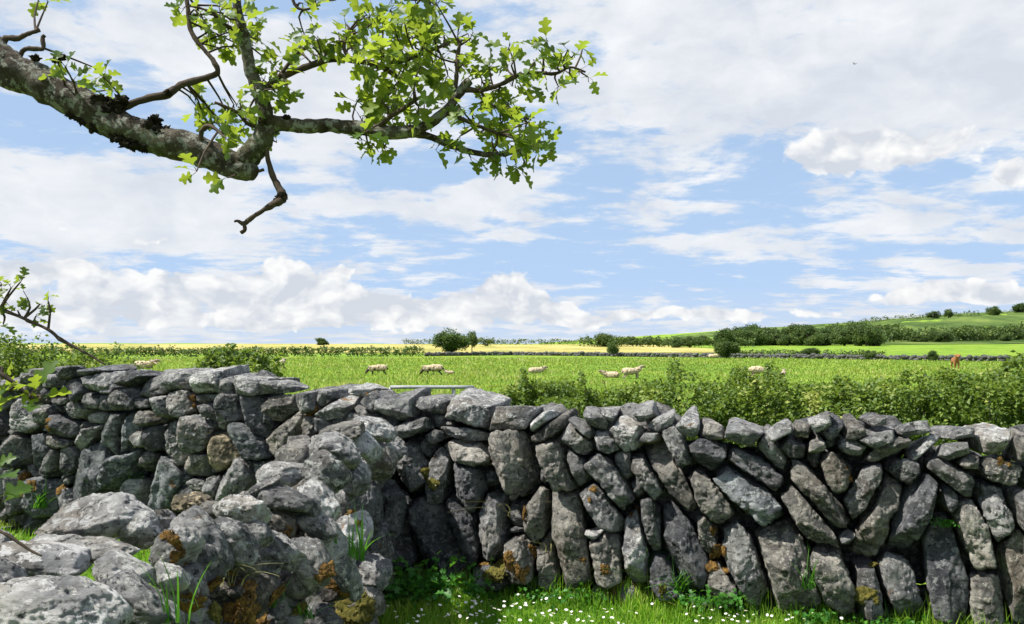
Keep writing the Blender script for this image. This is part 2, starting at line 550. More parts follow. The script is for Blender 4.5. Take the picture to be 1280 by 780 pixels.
def build_wall(root, W, cells, seed, maxparts, top_of):
    rng = np.random.default_rng(seed)
    cells.sort(key=lambda t: (-t[2][5], -t[3]))
    rest_V, rest_T, nv = [], [], 0
    R = np.array([[W.d[0], -W.n[0], 0], [W.d[1], -W.n[1], 0], [0, 0, 1.0]])   # columns: along, into wall, up
    for k, (c, H, q, area) in enumerate(cells):
        traced = q[5]
        cope0 = c[1] > top_of(c[0]) - 0.17
        if cope0 and len(H) > 5: H = simplify(H, 5 if rng.random() < .6 else 6)
        H = c + (H - c) * (rng.uniform(0.93, 1.0) if cope0 and traced else rng.uniform(0.91, 0.975) if traced else 0.97)
        if traced:      # keep slabs slender across their short side
            mu = q[3] / np.hypot(*q[3]); dm_ = (H - c) @ mu
            H = H - np.outer(dm_, mu) * (rng.uniform(0.04, 0.15) if not cope0 else rng.uniform(0.0, 0.08))
        ext = H.max(0) - H.min(0)
        w = min(ext); cope = cope0
        yf = rng.uniform(0.05, 0.14) + 0.20 * min(w, .25)
        if not traced: yf = rng.uniform(0.02, 0.05)
        yb = rng.uniform(0.28, 0.40) if cope else rng.uniform(0.16, 0.26)
        pl = poly_planes(H, c, yf, yb, rng, nfront=3, tilt=1.1 if cope else 0.85, minor=q[3])
        half = (ext[0] / 2, (yf + yb) / 2, ext[1] / 2)
        sub = 4 if traced else 3
        if traced and area > 0.028: sub = 5
        if not (lo_frame(W, c)): sub = 3
        V, T = stone_np(pl, half, sub, seed * 131 + k, rough=rng.uniform(0.6, 1.2) * (.7 if cope else 1), p=rng.uniform(40, 100), boxy=True)
        s3 = np.array([c[0], 0.0, c[1]])
        wV = V @ R.T
        base = np.array([W.A[0] + W.d[0] * c[0], W.A[1] + W.d[1] * c[0], c[1] - (0.02 if cope else 0)])
        # the face leans back a little with height
        base[:2] -= W.n * (0.05 * (c[1] - 0.6)) + W.n * rng.normal(0, 0.012)
        if k < maxparts:
            me = mesh_np('stone', wV, T, smooth=True)
            o = link('stone', me, STONE, root, base)
            t = TINT[q[4]]
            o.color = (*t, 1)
            STONES.append((me, Vector(base)))
        else:
            rest_V.append(wV + base); rest_T.append(T + nv); nv += len(wV)
    # rear stones: the other face of the wall and its core
    s = W.s0
    while s < W.s1:
        z = 0.08
        while z < top_of(s) - 0.16:
            hx, hy, hz = rng.uniform(0.11, 0.19), rng.uniform(0.10, 0.15), rng.uniform(0.10, 0.18)
            pl = []
            for _ in range(11):
                n = rng.normal(0, 1, 3); n /= np.linalg.norm(n)
                pl.append((n, float(np.sqrt(((n * (hx, hy, hz)) ** 2).sum())) * rng.uniform(.8, 1.0)))
            V, T = stone_np(pl, (hx, hy, hz), 3, seed * 77 + int(s * 100) + int(z * 1000))
            base = np.array([W.A[0] + W.d[0] * s, W.A[1] + W.d[1] * s, z])
            base[:2] -= W.n * rng.uniform(0.30, 0.36)
            V = V @ R.T + base
            rest_V.append(V); rest_T.append(T + nv); nv += len(V)
            z += 0.19
        s += 0.19
    me = mesh_np('rubble_stones', np.concatenate(rest_V), np.concatenate(rest_T), smooth=True)
    o = link('rubble_stones', me, STONE, None)
    o.parent = root; o.location = -Vector(root.location)
    o.color = (0.9, 0.9, 0.9, 1)
    o['kind'] = 'stuff'
    STONES.append((me, Vector((0, 0, 0))))


def lo_frame(W, c):
    x = W.A[0] + W.d[0] * c[0]; y = W.A[1] + W.d[1] * c[0]
    px = 640 + F * x / y
    return -60 < px < 1340


STONES = []
CORNER = (-0.9, 5.52)
WR = Wall(CORNER, (2.78, 4.35), -0.02, 5.6)
WL = Wall((-4.4, 6.9), CORNER, -2.6, 3.80)


def interp_top(W, pts):
    xs = []; zs = []
    for px, py in pts:
        s, z, _ = W.hit(px, py)
        xs.append(s); zs.append(z)
    o = np.argsort(xs); xs = np.array(xs)[o]; zs = np.array(zs)[o]
    return lambda s: float(np.interp(s, xs, zs))


topR = interp_top(WR, [(470, 490), (520, 490), (560, 496), (600, 500), (660, 504), (700, 512), (760, 510), (820, 508), (870, 518), (950, 530),
                       (1000, 522), (1035, 514), (1100, 518), (1160, 524), (1210, 532), (1250, 527), (1290, 532)])
topL = interp_top(WL, [(-40, 470), (0, 468), (40, 462), (100, 456), (160, 462), (220, 462), (270, 460), (320, 468), (360, 478), (400, 484), (440, 486), (470, 482)])

rootR = empty('stone_wall', (CORNER[0], CORNER[1], 0))
tag(rootR, 'dry stone wall of slanted grey slabs running from the dark corner to the right edge', 'wall')
build_wall(rootR, WR, fill_wall(WR, RIGHT, 21, topR), 31, 100, topR)
rootL = empty('stone_wall', (-4.4, 6.9, 0))
tag(rootL, 'rear dry stone wall of small rounded grey stones, behind the low boulder wall', 'wall')
build_wall(rootL, WL, fill_wall(WL, LEFT, 22, topL), 32, 100, topL)

# the near wall: boulders running from the bottom left towards the corner
NEAR = [  # cx, cy, L, W, angle, distance, tint, thickness
 (38,705,150,50,6,1.95,'L',.22),(52,768,185,92,14,1.64,'l',.26),(110,653,146,56,-10,2.30,'L',.22),(175,664,62,52,35,2.30,'l',.2),
 (118,690,112,30,4,2.06,'l',.2),(150,716,78,46,22,1.95,'l',.16),(168,762,130,64,34,1.82,'n',.2),(218,690,62,68,70,2.22,'l',.2),
 (246,692,112,62,60,2.36,'n',.2),(285,678,80,58,32,2.52,'l',.22),(238,631,56,30,8,2.85,'t',.2),(270,641,48,30,12,2.78,'w',.2),
 (302,641,66,46,15,2.72,'L',.22),(326,612,60,18,-28,3.0,'L',.2),(350,594,74,36,-3,3.25,'L',.22),(405,592,60,50,35,3.22,'l',.22),
 (418,566,70,46,8,3.65,'L',.22),(422,542,64,22,-6,4.05,'w',.3),(460,540,58,30,14,4.7,'l',.25),(454,561,44,34,35,4.25,'L',.22),
 (472,580,46,50,60,4.6,'w',.2),(355,628,88,38,14,2.98,'n',.22),(398,629,72,42,45,3.12,'L',.2),(424,705,122,36,68,3.15,'l',.2),
 (393,657,74,30,32,3.02,'n',.2),(350,690,66,40,32,2.82,'l',.18),(388,706,80,42,60,2.88,'l',.18),(333,702,46,40,20,2.78,'n',.18),
 (438,668,44,46,40,3.6,'L',.2),(464,722,42,50,70,4.0,'n',.18),(420,738,44,36,-30,3.25,'k',.15),(446,760,64,48,0,3.5,'w',.2),
 (290,745,86,74,30,2.55,'k',.22),(352,760,72,60,40,2.85,'n',.2),(400,778,60,44,20,3.05,'n',.18),(226,742,60,70,80,2.18,'n',.18),
 (208,722,26,66,-70,2.12,'l',.16),(248,775,56,50,70,2.25,'n',.18),(210,779,28,18,0,1.95,'L',.1),(430,625,66,28,72,3.9,'n',.2),
 (455,640,80,34,85,4.4,'d',.2),(474,690,70,34,88,4.7,'d',.2),(340,655,60,34,10,2.95,'k',.18),(300,705,50,44,20,2.6,'k',.18),
 (130,775,70,40,20,1.80,'n',.16),(480,565,30,50,85,5.1,'n',.2),(488,640,30,80,0,5.2,'d',.2),(318,668,50,34,25,2.7,'n',.18),
 (440,595,50,40,50,3.8,'l',.2),(370,735,40,44,60,2.86,'k',.16),(322,738,52,50,10,2.7,'k',.16),
 (196,655,40,36,30,2.45,'l',.2),(60,682,70,28,0,2.15,'l',.2),(-50,740,140,90,10,1.75,'l',.25),(-30,690,90,50,-5,2.1,'l',.22),
]
rootN = empty('stone_wall', (-1.05, 3.0, 0))
tag(rootN, 'low wall of big bleached boulders in the bottom left corner, nearest to the viewer', 'wall')
nr = np.random.default_rng(5)
for k, (cx, cy, L, Wd, ang, dist, key, th) in enumerate(NEAR):
    c = at(cx, cy, dist)
    hx, hz = L / 2 / F * dist, Wd / 2 / F * dist
    hy = min(max(0.85 * (hx + hz) / 2, 0.055), 0.17)
    hz = max(hz - 0.55 * hy * (EYE - c.z) / dist, 0.6 * hz)
    if dist > 3.5: hy = th * 0.9
    a = math.radians(ang)
    pl = []
    m = nr.integers(5, 8)
    for i in range(m):
        t = 2 * math.pi * (i + nr.uniform(-.3, .3)) / m
        n = np.array([math.cos(t), 0, math.sin(t)])
        n2 = n + np.array([0, nr.uniform(-.5, .5), 0])
        n2 /= np.linalg.norm(n2)
        o = np.sqrt(((n2 * (hx, hy, hz)) ** 2).sum())
        pl.append((n2, float(o) * nr.uniform(.80, .98)))
    for i in range(7):
        n = nr.normal(0, 1, 3); n /= np.linalg.norm(n)
        o = np.sqrt(((n * (hx, hy, hz)) ** 2).sum())
        pl.append((n, float(o) * nr.uniform(.82, 1.0)))
    V, T = stone_np(pl, (hx, hy, hz), 6 if L > 150 else 5, 900 + k, rough=nr.uniform(0.8, 1.4) if k != 14 else 0.45, p=nr.uniform(22, 60), pits=0.9)
    ca, sa = math.cos(-a), math.sin(-a)      # clockwise on screen
    Ry = np.array([[ca, 0, -sa], [0, 1, 0], [sa, 0, ca]])
    yw = nr.normal(0, .15)
    Rz = np.array([[math.cos(yw), -math.sin(yw), 0], [math.sin(yw), math.cos(yw), 0], [0, 0, 1]])
    V = V @ Ry.T @ Rz.T
    V[:, 1] += hy * 0.35
    me = mesh_np('stone', V, T, smooth=True)
    o = link('stone', me, STONE, rootN, c)
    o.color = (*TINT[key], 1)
    STONES.append((me, c.copy()))
# core and hidden stones of the near wall
VV, TT, nv = [], [], 0
y = 0.9
while y < 5.4:
    for x in (-0.86, -1.06, -1.26):
        z = 0.1
        lim = 0.80 if y > 1.9 else 0.62
        if y > 4.0: lim = 0.95 if y < 4.9 else 1.08
        while z < lim - (0.12 if x == -1.26 else 0.05) - (0.1 if x == -0.86 else 0):
            h = nr.uniform(0.085, 0.14, 3)
            pl = []
            for _ in range(12):
                n = nr.normal(0, 1, 3); n /= np.linalg.norm(n)
                pl.append((n, float(np.sqrt(((n * h) ** 2).sum())) * nr.uniform(.82, 1.0)))
            V, T = stone_np(pl, h, 4 if x == -0.86 else 3, 5000 + len(VV), rough=1.3, pits=1.0)
            V = V + np.array([x - (0.12 if y > 3.3 else 0.04) + 0.22 * (0.9 - z) * (1 if x > -1 else -.3) * .6 + nr.normal(0, .02), y + nr.normal(0, .03), z])
            VV.append(V); TT.append(T + nv); nv += len(V)
            z += 0.2
    y += 0.21
me = mesh_np('rubble_stones', np.concatenate(VV), np.concatenate(TT), smooth=True)
o = link('rubble_stones', me, STONE, None); o.parent = rootN; o.location = -Vector(rootN.location)
o.color = (0.75, 0.72, 0.68, 1); o['kind'] = 'stuff'
STONES.append((me, Vector((0, 0, 0))))

# one tree over every stone, to set moss and plants on their surfaces
bv, bp, off = [], [], 0
for me, loc in STONES:
    n = len(me.vertices); a = np.empty(n * 3, np.float32); me.vertices.foreach_get('co', a)
    a = a.reshape(-1, 3) + np.array(loc)
    m = len(me.polygons); t = np.empty(m * 3, np.int32); me.loops.foreach_get('vertex_index', t)
    bv.append(a); bp.append(t.reshape(-1, 3) + off); off += n
bv = np.concatenate(bv); bp = np.concatenate(bp)
BVH = BVHTree.FromPolygons(bv.tolist(), bp.tolist(), all_triangles=True)
del bv, bp


def surf(px, py):
    r = ray(px, py).normalized()
    hit = BVH.ray_cast(Vector((0, 0, EYE)), r, 12)
    return hit[0], hit[1]


def moss(px, py, size, mat, root, flat=0.26):
    p, n = surf(px, py)
    if p is None: return
    D, T = ICO[5]
    s = size / F * p.y * 0.85
    so = np.array([px * .37, py * .21, 1.0])
    r = 1 + 0.5 * fbm(D * 1.5 + so, 3) + 0.22 * fbm(D * 6 + so, 3, 0.7) + 0.12 * vnoise(D * 22 + so)
    V = D * r[:, None] * s * np.array([1, 1, flat])
    q = n.to_track_quat('Z', 'Y').to_matrix()
    V = V @ np.array(q).T
    me = mesh_np('moss', V, T, smooth=True)
    link('moss', me, mat, root, p - n * s * flat * 0.3)


for px, py, s, m, r in [
    (216, 678, 14, MOSS, rootN), (222, 696, 10, MOSS, rootN), (206, 668, 8, MOSS, rootN), (232, 705, 8, MOSS, rootN), (358, 663, 8, MOSS, rootN),
    (418, 735, 14, MOSS, rootN), (432, 742, 9, MOSS, rootN), (447, 757, 22, GMOSS, rootN), (430, 765, 16, GMOSS, rootN), (442, 640, 9, MOSS, rootN),
    (290, 755, 22, MOSS, rootN), (305, 735, 14, MOSS, rootN), (330, 770, 16, MOSS, rootN), (270, 765, 12, GMOSS, rootN), (447, 655, 7, GMOSS, rootN),
    (262, 735, 18, MOSS, rootN), (312, 762, 20, MOSS, rootN), (345, 745, 14, MOSS, rootN), (375, 765, 14, GMOSS, rootN), (238, 755, 14, MOSS, rootN), (285, 715, 12, MOSS, rootN), (405, 715, 12, MOSS, rootN),
    (893, 664, 7, MOSS, rootR), (896, 690, 9, MOSS, rootR), (890, 708, 8, MOSS, rootR), (903, 712, 9, MOSS, rootR), (899, 700, 7, GMOSS, rootR), (904, 688, 6, MOSS, rootR),
    (757, 713, 8, MOSS, rootR), (770, 733, 11, GMOSS, rootR), (763, 741, 9, GMOSS, rootR), (779, 724, 7, GMOSS, rootR), (606, 705, 8, MOSS, rootR),
    (622, 712, 16, GMOSS, rootR), (640, 700, 12, MOSS, rootR), (652, 715, 12, MOSS, rootR), (665, 690, 9, MOSS, rootR), (798, 638, 6, MOSS, rootR),
    (790, 643, 5, MOSS, rootR), (741, 611, 5, MOSS, rootR), (736, 625, 4, MOSS, rootR), (535, 592, 9, GMOSS, rootR), (542, 603, 8, GMOSS, rootR),
    (655, 640, 9, MOSS, rootR), (1058, 585, 7, MOSS, rootR), (1062, 597, 6, MOSS, rootR), (1252, 577, 6, MOSS, rootR), (1260, 581, 4, MOSS, rootR),
    (728, 700, 4, MOSS, rootR), (800, 735, 9, GMOSS, rootR), (830, 738, 9, GMOSS, rootR), (1090, 705, 7, GMOSS, rootR), (1080, 745, 14, GMOSS, rootR),
    (32, 597, 8, MOSS, rootL), (38, 608, 8, MOSS, rootL), (28, 615, 6, MOSS, rootL), (75, 612, 6, MOSS, rootL), (86, 608, 5, MOSS, rootL),
    (238, 500, 6, MOSS, rootL), (241, 508, 4, MOSS, rootL), (388, 518, 6, MOSS, rootL), (395, 512, 5, MOSS, rootL), (62, 525, 5, MOSS, rootL), (60, 535, 4, MOSS, rootL),
    (460, 492, 3, MOSS, rootL),
]:
    moss(px, py, s, m, r)


# ------------------------------------------------------------------ ground
def sstep(a, b, x):
    t = np.clip((x - a) / (b - a), 0, 1)
    return t * t * (3 - 2 * t)


HX = np.array([-900, 50, 75, 105, 135, 160, 207, 290, 420, 700, 3000.])
HZ = np.array([0, 0, 0.2, 0.8, 3.2, 7.0, 12.8, 19.0, 22.0, 24.0, 24.0])


def ground_z(x, y):
    x = np.asarray(x, float); y = np.asarray(y, float)
    z = 1.7 * sstep(110, 300, y)
    z = z + np.interp(x, HX, HZ) * sstep(235, 460, y)
    P = np.stack([x * 0.35, y * 0.35, np.zeros_like(x)], -1).reshape(-1, 3)
    z = z + (0.035 * vnoise(P) * np.clip(1.4 - np.abs(y.ravel()) / 60, 0.1, 1)).reshape(x.shape)
    P = np.stack([x * 0.02, y * 0.02, np.zeros_like(x)], -1).reshape(-1, 3)
    z = z + (0.9 * fbm(P, 3)).reshape(x.shape) * sstep(250, 420, y)
    return z


def lines(a, dense0, dense1, b, step, growth):
    l = list(np.arange(dense0, dense1, step))
    v, s = dense1, step
    while v < b: l.append(v); s *= growth; v += s
    l.append(b)
    v, s = dense0 - step, step
    neg = []
    while v > a: neg.append(v); s *= growth; v -= s
    neg.append(a)
    return np.array(sorted(neg) + l)


def sheet(name, X, Y, mat, dz=0.0, keep=None):
    GX, GY = np.meshgrid(X, Y)
    V = np.stack([GX, GY, ground_z(GX, GY) + dz], -1).reshape(-1, 3)
    nx, ny = len(X), len(Y)
    i = (np.arange(ny - 1)[:, None] * nx + np.arange(nx - 1)[None]).ravel()
    T = np.stack([i, i + 1, i + 1 + nx, i + nx], 1)
    me = mesh_np(name, V, T, smooth=True)
    return link(name, me, mat)


def mat_ground():
    m, g, out = new_mat('meadow_turf')
    geo = g.new('ShaderNodeNewGeometry'); v = geo.outputs['Position']
    n1 = g.noise(v, 0.12, 5, 0.6); n2 = g.noise(v, 1.1, 6, 0.7); n3 = g.noise(v, 14.0, 5, 0.7)
    c = g.ramp(n1, [(0.35, (0.12, 0.23, 0.025)), (0.5, (0.19, 0.31, 0.032)), (0.65, (0.28, 0.37, 0.045))])
    c = g.mix(g.math('MULTIPLY', g.step(n2, 0.48, 0.64), 0.65), c, rgb(0.07, 0.14, 0.02))
    c = g.mix(g.math('MULTIPLY', g.step(n2, 0.46, 0.34), 0.45), c, rgb(0.34, 0.40, 0.07))
    c = g.mix(g.math('MULTIPLY', g.step(n3, 0.5, 0.35), 0.5), c, rgb(0.05, 0.10, 0.015))
    b = g.new('ShaderNodeBump', inp={'Height': g.math('ADD', n3, g.math('MULTIPLY', n2, 2.0)), 'Strength': 0.9, 'Distance': 0.12})
    principled(g, out, c, 0.95, b.outputs[0], 0.1)
    return m


def mat_field(name, lo, mid, hi, scale):
    m, g, out = new_mat(name)
    geo = g.new('ShaderNodeNewGeometry'); v = g.vmath('MULTIPLY', geo.outputs['Position'], (1, 0.45, 1))
    n = g.noise(v, scale, 7, 0.7)
    c = g.ramp(n, [(0.36, lo), (0.5, mid), (0.62, hi)])
    b = g.new('ShaderNodeBump', inp={'Height': g.noise(v, 3.0, 6, 0.7), 'Strength': 0.8, 'Distance': 0.4})
    principled(g, out, c, 0.95, b.outputs[0], 0.1)
    return m


gx = lines(-3500, -9, 9, 3500, 0.4, 1.07)
gy = lines(-60, 0, 16, 5000, 0.4, 1.05)
g_ = sheet('ground', gx, gy, mat_ground()); tag(g_, kind='structure')
yf_ = sheet('field', np.linspace(-260, 46, 40), np.linspace(142, 320, 40),
            mat_field('yellow_buttercups', (0.18, 0.22, 0.05), (0.38, 0.33, 0.10), (0.48, 0.41, 0.17), 0.06), 0.10)
tag(yf_, kind='structure')
hl = sheet('hill', np.linspace(58, 900, 150), np.linspace(262, 900, 110),
           mat_field('rough_pasture', (0.03, 0.06, 0.014), (0.075, 0.12, 0.028), (0.15, 0.20, 0.045), 0.05), 0.12)
tag(hl, kind='structure')

# ------------------------------------------------------------------ leaf and blade clouds
def rand_rot(n, rng, up=0.3):
    """n random orthonormal frames (n,3,3): rows = leaf x, leaf y (length), normal"""
    N = rng.normal(0, 1, (n, 3)); N[:, 2] = np.abs(N[:, 2]) + up
    N /= np.linalg.norm(N, axis=1)[:, None]
    A = rng.normal(0, 1, (n, 3)); A -= (A * N).sum(1)[:, None] * N
    A /= np.linalg.norm(A, axis=1)[:, None]
    B = np.cross(N, A)
    return np.stack([B, A, N], 1)


DIAM_V = np.array([[0, 0, 0], [0.36, 0.45, 0.10], [0, 1.0, -0.1], [-0.36, 0.45, 0.10]])
DIAM_T = np.array([[0, 1, 2], [0, 2, 3]])
h = [(.02, .06), (.12, .20), (.32, .27), (.40, .38), (.33, .47), (.15, .50), (.19, .60), (.35, .68), (.36, .80), (.22, .84), (.13, .85), (.12, .97)]
LV = [(0, -0.16), (0, .45), (0, .62), (0, .82), (0, 1.02)] + h + [(-x, y) for x, y in h]
LOBE_V = np.array([(x, y, 0.30 * abs(x) - 0.22 * y * y) for x, y in LV])
MID = [1, 1, 1, 1, 1, 1, 2, 2, 2, 2, 3, 3, 3]
LOBE_T = []
for o_, fl in ((5, 1), (5 + len(h), 0)):
    p = [o_ + i for i in range(len(h))] + [4]
    tr = [(0, p[0], 1)]
    for i in range(len(h)):
        tr.append((p[i], p[i + 1], MID[i]))
        if MID[i + 1] != MID[i]: tr.append((MID[i], p[i + 1], MID[i + 1]))
    LOBE_T += [t if fl else t[::-1] for t in tr]
LOBE_T = np.array(LOBE_T)


def leaves(P, size, rng, shape='diamond', var=None, frames=None, up=0.3):
    SV, ST = (DIAM_V, DIAM_T) if shape == 'diamond' else (LOBE_V, LOBE_T)
    n = len(P)
    Fm = rand_rot(n, rng, up) if frames is None else frames
    size = np.broadcast_to(size, (n,))
    V = np.einsum('kj,njc->nkc', SV, Fm) * size[:, None, None] + P[:, None, :]
    T = ST[None] + (np.arange(n) * len(SV))[:, None, None]
    var = rng.uniform(0, 1, n) if var is None else var
    return V.reshape(-1, 3), T.reshape(-1, 3), np.repeat(var, len(SV))


def blades(P, H, Wd, rng, lean=0.35, var=None):
    n = len(P)
    a = rng.uniform(0, 2 * math.pi, n); L = np.abs(rng.normal(0, lean, n)) * H
    b = a + rng.normal(1.57, .5, n)
    d = np.stack([np.cos(a), np.sin(a), np.zeros(n)], 1); w = np.stack([np.cos(b), np.sin(b), np.zeros(n)], 1) * (Wd / 2)[:, None] if hasattr(Wd, '__len__') else np.stack([np.cos(b), np.sin(b), np.zeros(n)], 1) * Wd / 2
    up = np.zeros((n, 3)); up[:, 2] = 1
    m = P + up * (H * 0.55)[:, None] + d * (L * 0.3)[:, None]
    t = P + up * (H * np.clip(1 - 0.4 * (L / H) ** 2, .3, 1))[:, None] + d * L[:, None]
    V = np.stack([P - w, P + w, m - w * .8, m + w * .8, t], 1).reshape(-1, 3)
    T = np.array([[0, 1, 3], [0, 3, 2], [2, 3, 4]])[None] + (np.arange(n) * 5)[:, None, None]
    var = rng.uniform(0, 1, n) if var is None else var
    return V, T.reshape(-1, 3), np.repeat(var, 5)


def merge(parts):
    V = []; T = []; A = []; n = 0
    for v, t, a in parts:
        V.append(v); T.append(t + n); A.append(a); n += len(v)
    return np.concatenate(V), np.concatenate(T), np.concatenate(A)


# grass: lawn patch before the right wall and left of the boulders
rg = np.random.default_rng(77)
n = 52000
x = rg.uniform(-0.75, 3.4, n); y = rg.uniform(3.3, 5.6, n)
lineY = 5.52 + (x + 0.9) * (4.35 - 5.52) / 3.68
k = (y < lineY - 0.02)
x, y = x[k], y[k]; lineY = lineY[k]
dn = vnoise(np.stack([x * 2.5, y * 2.5, x * 0], 1))
H = rg.uniform(0.035, 0.085, len(x)) * (1 + 0.5 * dn) + 0.16 * np.exp(-((lineY - y) / 0.12) ** 2) * rg.uniform(0.2, 1.3, len(x))
A = blades(np.stack([x, y, ground_z(x, y) - 0.005], 1), H, rg.uniform(0.004, 0.008, len(x)), rg, 0.5, np.clip(0.5 + 0.25 * dn + rg.normal(0, .2, len(x)), 0, 1))
n = 16000
x = rg.uniform(-6, -1.4, n); y = rg.uniform(3.5, 7.2, n)
k = y < 6.9 + (x + 4.4) * (5.52 - 6.9) / 3.5
x, y = x[k], y[k]
B = blades(np.stack([x, y, ground_z(x, y) - 0.005], 1), rg.uniform(0.05, 0.14, len(x)), rg.uniform(0.006, 0.012, len(x)), rg, 0.5)
lawn = link('grass', mesh_np('grass', *(lambda q: (q[0], q[1]))(merge([A, B])), var=merge([A, B])[2]), TURF)
tag(lawn, 'short bright green grass along the foot of the walls', 'grass', kind='stuff')

# meadow beyond the walls: taller tufts thinning with distance
n = 130000
y = 7.0 * (95 / 7.0) ** rg.uniform(0, 1, n)
x = rg.uniform(-0.72, 0.75, n) * y
cl = vnoise(np.stack([x * 0.5, y * 0.5, x * 0], 1)) + 0.5 * vnoise(np.stack([x * 2, y * 1.2, x * 0 + 4], 1))
pt = vnoise(np.stack([x * 0.11, y * 0.07, x * 0 + 8], 1))
cl = cl + 0.8 * np.clip(pt, -.6, .6)
H = (0.09 + 0.0012 * y) * (1 + 0.45 * cl) * rg.uniform(0.5, 1.3, n)
var = np.clip(0.5 + 0.24 * cl + rg.normal(0, .24, n), 0, 1)
C_ = blades(np.stack([x, y, ground_z(x, y) - 0.01], 1), H, 0.007 + 0.0013 * y, rg, 0.6, var)
md = link('meadow_grass', mesh_np('meadow_grass', C_[0], C_[1], var=C_[2]), MEADOWB)
tag(md, 'sunlit yellow green pasture grass beyond the walls', 'grass', kind='stuff')

# daisies
wm = simple('daisy_petals', [(0.3, (0.72, 0.70, 0.70)), (0.7, (0.82, 0.80, 0.80))], 30, 0.6, 0.1)
ym = simple('daisy_eye', [(0.3, (0.55, 0.35, 0.02)), (0.7, (0.7, 0.5, 0.04))], 60, 0.7, 0.1)
bm = bmesh.new()
NPET = 12
for i in range(NPET):
    a0 = 2 * math.pi * i / NPET
    pts = []
    for r, w, z in ((0.25, 0.10, 0), (0.7, 0.20, 0.10), (1.0, 0.10, 0.06)):
        for s in (-1, 1):
            pts.append(bm.verts.new((math.cos(a0) * r - math.sin(a0) * w * s, math.sin(a0) * r + math.cos(a0) * w * s, z)))
    for f in ((0, 1, 3, 2), (2, 3, 5, 4)):
        bm.faces.new([pts[j] for j in f]).material_index = 0
res = bmesh.ops.create_icosphere(bm, subdivisions=1, radius=0.3)
for v in res['verts']: v.co.z = v.co.z * 0.6 + 0.05
for f in bm.faces:
    if len(f.verts) == 3: f.material_index = 1
res = bmesh.ops.create_cone(bm, segments=5, radius1=0.05, radius2=0.05, depth=7, cap_ends=False)
for v in res['verts']: v.co.z -= 3.5
for f in bm.faces:
    if all(v.co.z < 0.0 or abs(v.co.z) < 1e-6 for v in f.verts) and len(f.verts) == 4 and any(v.co.z < -3 for v in f.verts): f.material_index = 2
dme = bpy.data.meshes.new('daisy'); bm.to_mesh(dme); bm.free()
dme.materials.append(wm); dme.materials.append(ym)
dme.materials.append(simple('daisy_stem', [(0.3, (0.06, 0.15, 0.02)), (0.7, (0.1, 0.22, 0.03))], 30))
spots = [(650,745),(657,757),(640,764),(618,762),(602,756),(582,765),(572,770),(597,750),(567,736),(573,743),(540,740),(508,737),(520,752),(496,772),(563,735),(575,738),
         (690,775),(678,763),(692,765),(662,778),(705,778),(645,774),(610,770),(630,775),(588,775),(550,762),(535,758),(527,765),(515,748),(900,760),(912,766),(908,772),(918,768),
         (895,775),(904,777),(932,762),(930,775),(922,775),(985,775),(870,778),(740,777),(738,771),(765,775),(1052,775),(1015,772),(1005,778),(890,768),(780,777),(600,765),
         (655,750),(612,752),(630,757),(536,735),(540,742),(560,732),(595,778),(575,777),(622,777),(520,775),(557,775),(566,758),(590,758),(669,770),(683,752),(910,779)]
dr_ = random.Random(12)
spots += [(dr_.gauss(640, 85), 780 - abs(dr_.gauss(0, 22))) for _ in range(95)] + [(dr_.uniform(820, 1010), 780 - abs(dr_.gauss(0, 9))) for _ in range(22)]
for px, py in spots:
    Yg = 1.55 / ((py - HOR) / F)
    p = at(px, py, Yg)
    if p.y > 5.52 + (p.x + 0.9) * (4.35 - 5.52) / 3.68 - .1: continue
    o = bpy.data.objects.new('daisy', dme); COL.objects.link(o)
    hgt = rg.uniform(0.06, 0.11)
    o.location = (p.x, p.y, hgt + float(ground_z(p.x, p.y)))
    sc = rg.uniform(0.0065, 0.0115)
    o.scale = (sc, sc, sc); o.rotation_euler = (rg.normal(0.15, .3), rg.normal(-.1, .3), rg.uniform(0, 6))
    tag(o, 'small white daisy in the bright grass at the foot of the slab wall', 'daisy', 'daisies in the grass')

# wild plants at the wall foot ---------------------------------------------------
def tuft(name, px, py, label, cat, nb, h, lean, w=0.008, mat=WEED, Y=None, on_stone=False, group=None):
    if Y is None:
        p, nn = surf(px, py)
        if p is None: return
        p = p + nn * 0.01
    else:
        p = at(px, py, Y)
    base = Vector((p.x, p.y, p.z))
    rr = np.random.default_rng(int(px * 7 + py))
    V = []; T = []; A = []; n0 = 0
    for i in range(nb):
        a = rr.uniform(0, 2 * math.pi); L = h * rr.uniform(.5, 1.15); ln = abs(rr.normal(lean, .35))
        segs = 7; d = np.array([math.cos(a), math.sin(a) * .7 - .25, 0]); wv = np.array([-d[1], d[0], 0]) * w * rr.uniform(.6, 1.3)
        o = np.array([rr.normal(0, h * .12), rr.normal(0, h * .05), 0])
        for s in range(segs):
            t = s / (segs - 1)
            c = o + d * (ln * L * t ** 1.6) + np.array([0, 0, L * (t - 0.45 * ln * t * t)])
            ww = wv * (1 - t) ** .7
            V += [c - ww, c + ww]; A += [rr.uniform(.2, .9)] * 2
            if s: T += [[n0 + 2*s-2, n0 + 2*s-1, n0 + 2*s+1], [n0 + 2*s-2, n0 + 2*s+1, n0 + 2*s]]
        n0 += 2 * segs
    o = link(name, mesh_np(name, np.array(V), np.array(T), var=A), mat, None, base)
    tag(o, label, cat, group)
    return o


